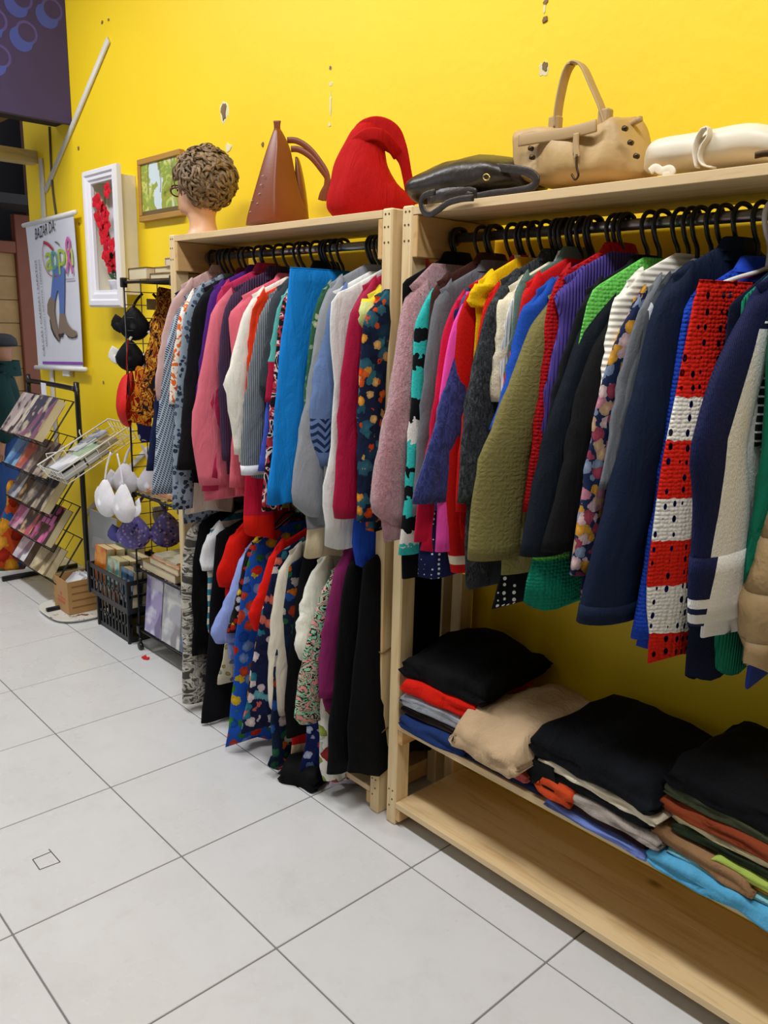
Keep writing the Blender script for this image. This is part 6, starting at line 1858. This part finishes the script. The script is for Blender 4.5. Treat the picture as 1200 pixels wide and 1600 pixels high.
# price card
q = on_x(246, 475, -1.86)
tag(MB().box(q.x, q.x + 0.002, q.y - 0.05, q.y + 0.03, q.z - 0.025, q.z + 0.02).build('price_card', plain('brown_card', '#9a8a72', 0.8), None, False), 'small plain brown card tied beside the patterned scarf', 'card')

# ---- white wire basket of discs
sx_post = -2.690 + 0.014
bk = thing('wire_basket', 'white wire basket tilted up towards the wall, full of discs', 'basket', (-2.52, 0.0, 0.72))
M_WW = plain('white_wire', '#d8d5ca', 0.4)
bx0, bx1, L_ = -2.640, -2.375, 0.43
slope = 0.50


def BK(x, s, d):
    """x, distance along the basket, height above its floor"""
    return Vector((x, 0.005 + s * math.cos(slope) - d * math.sin(slope), 0.725 + s * math.sin(slope) + d * math.cos(slope)))


hgt = 0.075
for d, ins, r in ((hgt, 0.0, 0.0042), (0.0, 0.012, 0.003), (hgt * 0.5, 0.006, 0.0022)):
    MB().tube([BK(bx0 + ins, ins, d), BK(bx1 - ins, ins, d), BK(bx1 - ins, L_ - ins, d), BK(bx0 + ins, L_ - ins, d)], r, 6, True).build('rim' if d == hgt else 'hoop', M_WW, bk)
for k in range(7):
    s = 0.012 + (L_ - 0.024) * k / 6
    MB().tube([BK(bx0, s, hgt), BK(bx0 + 0.012, s, 0), BK(bx1 - 0.012, s, 0), BK(bx1, s, hgt)], 0.0022, 5).build('wire', M_WW, bk)
for k in range(7):
    x = bx0 + 0.012 + (bx1 - bx0 - 0.024) * k / 6
    MB().tube([BK(x, 0, hgt), BK(x, 0.012, 0), BK(x, L_ - 0.012, 0), BK(x, L_, hgt)], 0.0022, 5).build('wire', M_WW, bk)
exb = Vector((1, 0, 0))
eyb = Vector((0, math.cos(slope), math.sin(slope)))
ezb = Vector((0, -math.sin(slope), math.cos(slope)))
PW = plain('clear_case_edge', '#c9ced6', 0.15)
for s_ in (0.06, 0.26):
    a_ = BK(bx0, s_, hgt)
    MB().tube([a_, a_ + Vector((-0.02, 0, 0.02)), Vector((sx_post, 0.205, a_.z + 0.03)), Vector((sx_post - 0.017, 0.215, a_.z + 0.015))], 0.003, 6).build('hook', M_WW, bk)
cdl = ['leaning at the front left of the white basket', 'lying at the front right of the white basket', 'in the middle left of the white basket', 'in the middle of the white basket, pale green', 'at the back left of the white basket', 'at the back right of the white basket', 'lowest at the front right of the white basket', 'lowest in the middle of the white basket']
cdc = [('#cfd2d8', '#a8acb8', '#8a8e98'), ('#eceef2', '#d0d4dc', '#b8bcc8'), ('#dadde4', '#9aa0ac', '#c8ccd4'), ('#a9bfa2', '#8fa88a', '#c8d4c0'), ('#8c9098', '#b8bcc4', '#6a6e78'), ('#8a7a60', '#a89878', '#6a5a44'), ('#4a4e58', '#6a6e78', '#2e323a'), ('#6a6454', '#8a8470', '#4a4638')]
pos = [(0.004, 0.03, 0.035, 0.09, 0.2), (0.118, 0.015, 0.062, 0.0, 0.0), (0.01, 0.165, 0.045, 0.0, 0.1), (0.10, 0.13, 0.052, 0.0, 0.0), (0.008, 0.235, 0.050, 0.0, 0.05), (0.125, 0.22, 0.040, 0.0, 0.0), (0.115, 0.02, 0.008, 0, 0), (0.11, 0.15, 0.008, 0, 0)]
for k in range(8):
    a, s, d, _, tl = pos[k]
    o = BK(bx0 + a, s, d)
    book('plastic disc case ' + cdl[k], o, exb + ezb * tl, eyb, ezb - exb * tl, 0.122, 0.118 if k < 6 else 0.125, 0.012 if k < 6 else 0.045, cdc[k], 'disc cases in the white basket', 'disc_case', PW)

# ---- black tubular book stand
sx0, sx1, sy = -3.370, -2.690, 0.210
bs = thing('book_stand', 'black tubular display stand with sloping shelves of paperbacks', 'book stand', (sx0, sy, 0))
M_TUB = plain('black_tube', '#17171a', 0.3, 0.2)
arch = [(sx0, sy, 0.02), (sx0, sy, 1.10), (sx0 + 0.012, sy, 1.135), (sx0 + 0.05, sy, 1.15), (sx1 - 0.05, sy, 1.15), (sx1 - 0.012, sy, 1.135), (sx1, sy, 1.10), (sx1, sy, 0.02)]
MB().tube(cr(arch, 4), 0.0135, 10).build('arch_tube', M_TUB, bs)
for x in (sx0, sx1):
    MB().tube([(x, -0.02, 0.016), (x, 0.42, 0.016)], 0.015, 8).build('foot', M_TUB, bs)
levels = [0.865, 0.680, 0.495, 0.315, 0.140]
for k, z in enumerate(levels):
    yb_, zt_ = 0.045, 0.0
    MB().tube([(sx0 + 0.02, 0.045, z), (sx1 - 0.02, 0.045, z), (sx1 - 0.02, 0.200, z + 0.22), (sx0 + 0.02, 0.200, z + 0.22)], 0.0032, 6, True).build('shelf_frame', M_WIRE, bs)
    SF = COL.objects[-1]
    MB().tube([(sx0 + 0.02, 0.030, z + 0.022), (sx1 - 0.02, 0.030, z + 0.022)], 0.003, 6).build('lip_wire', M_WIRE, SF)
    for j in range(7):
        x = sx0 + 0.03 + (sx1 - sx0 - 0.06) * j / 6
        MB().tube([(x, 0.030, z + 0.022), (x, 0.045, z), (x, 0.200, z + 0.22)], 0.002, 5).build('wire', M_WIRE, SF)
lean_ = Vector((0, 0.575, 0.818))
nout = Vector((0, -0.818, 0.575))
rowsB = [
    [('paperback with pale couple cover, left on the top shelf of the stand', 0.19, 0.245, 0.03, ('#b8a8a8', '#3c3444', '#d8c8c0')),
     ('cream edged paperback, middle of the top shelf of the stand', 0.10, 0.245, 0.03, ('#d8ccb8', '#8a7a88', '#4a4454')),
     ('slate paperback with fair figure, right end of the stand top shelf', 0.25, 0.245, 0.050, ('#4c4a5c', '#c8b8a0', '#8a5a78'))],
    [('sky blue paperback, left on the second shelf of the stand', 0.17, 0.20, 0.025, ('#4a8ac0', '#88b8d8', '#2a5a90')),
     ('red sunset paperback, second shelf of the stand', 0.14, 0.20, 0.025, ('#b8524a', '#d88a70', '#6a4a6a')),
     ('grey photographic paperback, right on the second shelf of the stand', 0.25, 0.20, 0.03, ('#7a6a68', '#b8a898', '#3c3438'))],
    [('dark grey paperback with pale title, left on the third shelf of the stand', 0.14, 0.225, 0.025, ('#4e5464', '#6a7080', '#b8b8c0')),
     ('black paperback with warm figures, middle of the third shelf of the stand', 0.15, 0.225, 0.025, ('#24242c', '#c8a070', '#4a4a5c')),
     ('grey paperback with couple, right end of the third shelf of the stand', 0.28, 0.225, 0.045, ('#5a5a62', '#b8a890', '#2e2e36'))],
    [('pink spined paperback, left on the fourth shelf of the stand', 0.15, 0.22, 0.03, ('#b85a8a', '#4a4a58', '#d8a0b8')),
     ('dark paperback with golden figure, middle of the fourth shelf of the stand', 0.19, 0.22, 0.03, ('#3c3c48', '#d8b080', '#c05a6a')),
     ('black paperback with pink block letters, right end of the fourth shelf', 0.23, 0.22, 0.045, ('#1c1a20', '#d86aa0', '#3a2a34'))],
    [('white glossy magazine, left on the lowest shelf of the stand', 0.20, 0.17, 0.02, ('#cfc6cc', '#e8e4e6', '#8a7a90')),
     ('dark brown paperback lying back on the lowest shelf of the stand', 0.12, 0.17, 0.03, ('#2c2224', '#4a3a3a', '#1a1416')),
     ('cream paged paperback, right on the lowest shelf of the stand', 0.22, 0.17, 0.045, ('#b8a888', '#d8c8a0', '#7a6a50'))]]
for z, row in zip(levels, rowsB):
    x = sx0 + 0.035
    for (lab, w_, h_, th_, cols) in row:
        book(lab, Vector((x, 0.052, z + 0.006)) + nout * 0.002, X_, lean_, nout, w_, h_, th_, cols, 'paperbacks on the display stand')
        x += w_ + 0.006
# pink block letters and heart on the front of the fourth-shelf paperback
bb = [o for o in COL.objects if o.get('label', '') == 'black paperback with pink block letters, right end of the fourth shelf'][0]
bo = Vector(bb.location)
M_PKL = plain('pink_print', '#d870a4', 0.5)
for k in range(3):
    o = bo + X_ * (0.045 + 0.052 * k) + lean_ * 0.105 + nout * 0.0455
    v = [o, o + X_ * 0.042, o + X_ * 0.042 + lean_ * 0.055, o + lean_ * 0.055]
    MB().add(v + [p + nout * 0.0006 for p in v], [(0, 1, 2, 3), (4, 5, 6, 7), (0, 1, 5, 4), (1, 2, 6, 5), (2, 3, 7, 6), (3, 0, 4, 7)]).build('block_letter', M_PKL, bb, False)
# patterned fabric draped over the end of the stand and white paper on its arch
cloth_strip('patterned_cloth', 'orange and blue patterned cloth hanging at the left end of the book stand', [(sx0 - 0.05, 0.16, 0.56), (sx0 - 0.055, 0.12, 0.40), (sx0 - 0.045, 0.07, 0.22), (sx0 - 0.05, 0.05, 0.05)], 0.16,
            fabric('orange_blue_batik', '#b8461a', ('floral', ['#d8521c', '#2f6aa8', '#e8a02c', '#6a7a3a', '#b02c18'], 14.0, 0.6)), 'cloth', 0.05, up=Vector((1, 0, 0.2)))
q = Vector((sx0 + 0.24, sy - 0.016, 1.10))
tag(MB().box(q.x, q.x + 0.07, q.y - 0.002, q.y, q.z - 0.05, q.z + 0.055).build('paper_note', plain('note_paper', '#dfe0ea', 0.7), None, False), 'blank white paper folded over the top tube of the book stand', 'paper')

# ---- cardboard box of discs on a rusty white tray
tr = thing('metal_tray', 'chipped white enamel tray with rusty rim under the cardboard box', 'tray', (-2.63, 0.13, 0.0))
mt_, tt_, bt_ = newmat('chipped_enamel')
ct_ = coords(tt_)
tt_.links.new(ramp(tt_, noise_tex(tt_, ct_, 14, 4, 0.7).outputs[0], [(0.0, lin('#dcdad2')), (0.60, lin('#dcdad2')), (0.64, lin('#7a4a2c'))], 'LINEAR'), bt_.inputs['Base Color'])
MB().loft([superring(Vector((-2.64, 0.15, zz)), Vector((r, 0, 0)), Vector((0, r * 1.0, 0)), 36, 3.2) for zz, r in ((0.001, 0.165), (0.004, 0.185), (0.018, 0.200), (0.020, 0.196), (0.010, 0.180))], True, True).build('dish', mt_, tr)
bxx0, bxx1, byy0, byy1, bh = -2.745, -2.560, 0.045, 0.235, 0.175
cb = thing('cardboard_box', 'open brown cardboard box with red print, full of discs', 'box', (bxx0, byy0, 0.012))
M_CB = plain('cardboard', '#b58a56', 0.85, var=0.08)
zb_ = 0.012
for (a, b, c, d) in ((bxx0, bxx1, byy0, byy0 + .004), (bxx0, bxx1, byy1 - .004, byy1), (bxx0, bxx0 + .004, byy0 + .004, byy1 - .004), (bxx1 - .004, bxx1, byy0 + .004, byy1 - .004)):
    MB().box(a, b, c, d, zb_, zb_ + bh).build('side', M_CB, cb, False)
MB().box(bxx0 + .004, bxx1 - .004, byy0 + .004, byy1 - .004, zb_, zb_ + 0.004).build('base', M_CB, cb, False)
M_RP = plain('box_red_print', '#c0603a', 0.8)
for (a, b, c, d) in ((0.02, 0.11, 0.045, 0.062), (0.02, 0.12, 0.070, 0.078), (0.055, 0.075, 0.088, 0.105)):
    MB().box(bxx0 + a + 0.03, bxx0 + b + 0.03, byy0 - 0.0006, byy0 - 0.0001, zb_ + c, zb_ + d).build('print', M_RP, cb, False)
M_BP = plain('box_brown_print', '#8a6238', 0.8)
for k in range(4):
    MB().box(bxx1 + 0.0001, bxx1 + 0.0006, byy0 + 0.02, byy1 - 0.03, zb_ + 0.03 + 0.037 * k, zb_ + 0.038 + 0.037 * k).build('print', M_BP, cb, False)
for k in range(6):
    o = Vector((bxx0 + 0.012 + 0.006 * k, byy0 + 0.015 + 0.012 * k, zb_ + 0.085 + 0.004 * (k % 3)))
    book('disc sleeve %s in the cardboard box' % ('nearest the front', 'second from the front', 'third from the front', 'fourth from the front', 'fifth from the front', 'nearest the back')[k],
         o, X_, Vector((0, 0.75, 0.66)), Vector((0, -0.66, 0.75)), 0.125, 0.125, 0.006, (('#e4e6ea', '#cfd2d8', '#b8bcc4'), ('#b8bcc0', '#8a8e90', '#d8dadc'))[k % 2], 'disc sleeves in the cardboard box', 'disc_case', PW)

# ---- two black plastic crates with books
def crate(label, x0, x1, y0, y1, z0, z1, group):
    c = thing('crate', label, 'crate', (x0, y0, z0), group)
    M_C = plain('crate_black', '#1b1c1f', 0.45)
    h = z1 - z0
    MB().box(x0 + .004, x1 - .004, y0 + .004, y1 - .004, z0, z0 + 0.006).build('base', M_C, c, False)
    for (side, a0, a1, fixed) in (('x', x0, x1, y0), ('x', x0, x1, y1 - 0.006), ('y', y0 + 0.006, y1 - 0.006, x0), ('y', y0 + 0.006, y1 - 0.006, x1 - 0.006)):
        def B(p0, p1, za, zb2, name):
            if side == 'x':
                MB().box(p0, p1, fixed, fixed + 0.006, za, zb2).build(name, M_C, c, False)
            else:
                MB().box(fixed, fixed + 0.006, p0, p1, za, zb2).build(name, M_C, c, False)
        B(a0, a1, z1 - 0.022, z1, 'rim')
        B(a0, a1, z0 + 0.006, z0 + 0.026, 'kick_strip')
        B(a0, a1, z0 + h * 0.48, z0 + h * 0.56, 'mid_strip')
        n = 9 if side == 'x' else 6
        for k in range(n + 1):
            p = a0 + (a1 - a0 - 0.012) * k / n
            B(p, p + 0.012, z0 + 0.026, z1 - 0.022, 'rib')
    for (x, y) in ((x0, y0), (x1, y0), (x0, y1), (x1, y1)):
        MB().box(x - 0.008 if x == x0 else x - 0.006, x + 0.006 if x == x0 else x + 0.008, y - 0.008 if y == y0 else y - 0.006, y + 0.006 if y == y0 else y + 0.008, z0, z1 + 0.004, bev=0.003).build('corner', M_C, c, False)
    return c


crate('lower black plastic crate standing on the tiles', -2.372, -2.040, 0.125, 0.400, 0.0, 0.165, 'stacked black crates')
crate('upper black plastic crate filled with standing books', -2.395, -1.972, 0.095, 0.425, 0.171, 0.330, 'stacked black crates')
cbk = [('orange covered novel facing out at the left front of the crate', ('#c8641c', '#e89a3a', '#5a2410')), ('cream novel standing just behind the orange one in the crate', ('#b8a070', '#d8c898', '#8a7040')), ('dark green novel third from the front, left row of the crate', ('#3a5a4a', '#6a8a70', '#20362c')), ('brown novel nearest the wall, left row of the crate', ('#6a4a34', '#8a6a4a', '#4a3020')),
       ('teal covered novel with pale circle facing out in the crate', ('#5a8a80', '#b8d0b0', '#a04a3a')), ('sand coloured novel just behind the teal one in the crate', ('#c0a878', '#a08858', '#d8c8a0')), ('grey novel third from the front, middle row of the crate', ('#8a8474', '#a8a290', '#5a5648')),
       ('blue and black novel facing out at the right of the crate', ('#2a4a6a', '#4a7a98', '#14202c')), ('pale novel just behind the blue one in the crate', ('#a8a08a', '#c8c0a8', '#7a7462')), ('maroon novel nearest the wall, right row of the crate', ('#6a2a34', '#8a4a4a', '#3a1418'))]
spots = [(0, 0), (0, 1), (0, 2), (0, 3), (1, 0), (1, 1), (1, 2), (2, 0), (2, 1), (2, 2)]
for (lab, cols), (ci, ri) in zip(cbk, spots):
    o = Vector((-2.378 + 0.135 * ci, 0.150 + 0.054 * ri + 0.006 * ci, 0.180))
    book(lab, o, X_, Vector((0, 0.10, 1)), Vector((0, -1, 0.10)), 0.125 - 0.006 * (ri % 2), (0.235, 0.205, 0.185)[ci] - 0.010 * (ri % 2), 0.046, cols, 'novels in the upper crate')

# ---- translucent plastic folder leaning on the wall
pv = [on_plane(a, b, Vector((-2.5, 0.36, 0.3)), Vector((0.25, -1, 0)).normalized()) for a, b in ((140, 795), (182, 812), (178, 893), (134, 886))]
nv = Vector((0.25, -1, 0)).normalized() * 0.006
t = thing('plastic_folder', 'pale grey plastic folder leaning upright behind the crates', 'folder', pv[3])
MB().add(pv + [p - nv for p in pv], [(0, 1, 2, 3), (7, 6, 5, 4), (0, 4, 5, 1), (1, 5, 6, 2), (2, 6, 7, 3), (3, 7, 4, 0)]).build('sheet', plain('pale_grey_plastic', '#c2c8cc', 0.3), t, False)
lv = [on_plane(a, b, Vector((-2.5, 0.36, 0.3)) + nv * 0.3, Vector((0.25, -1, 0)).normalized()) for a, b in ((145, 838), (163, 843), (161, 860), (143, 855))]
MB().add(lv + [p - nv * 0.2 for p in lv], [(0, 1, 2, 3), (7, 6, 5, 4), (0, 4, 5, 1), (1, 5, 6, 2), (2, 6, 7, 3), (3, 7, 4, 0)]).build('blank_sticker', plain('sticker_white', '#d8dce2', 0.5), t, False)
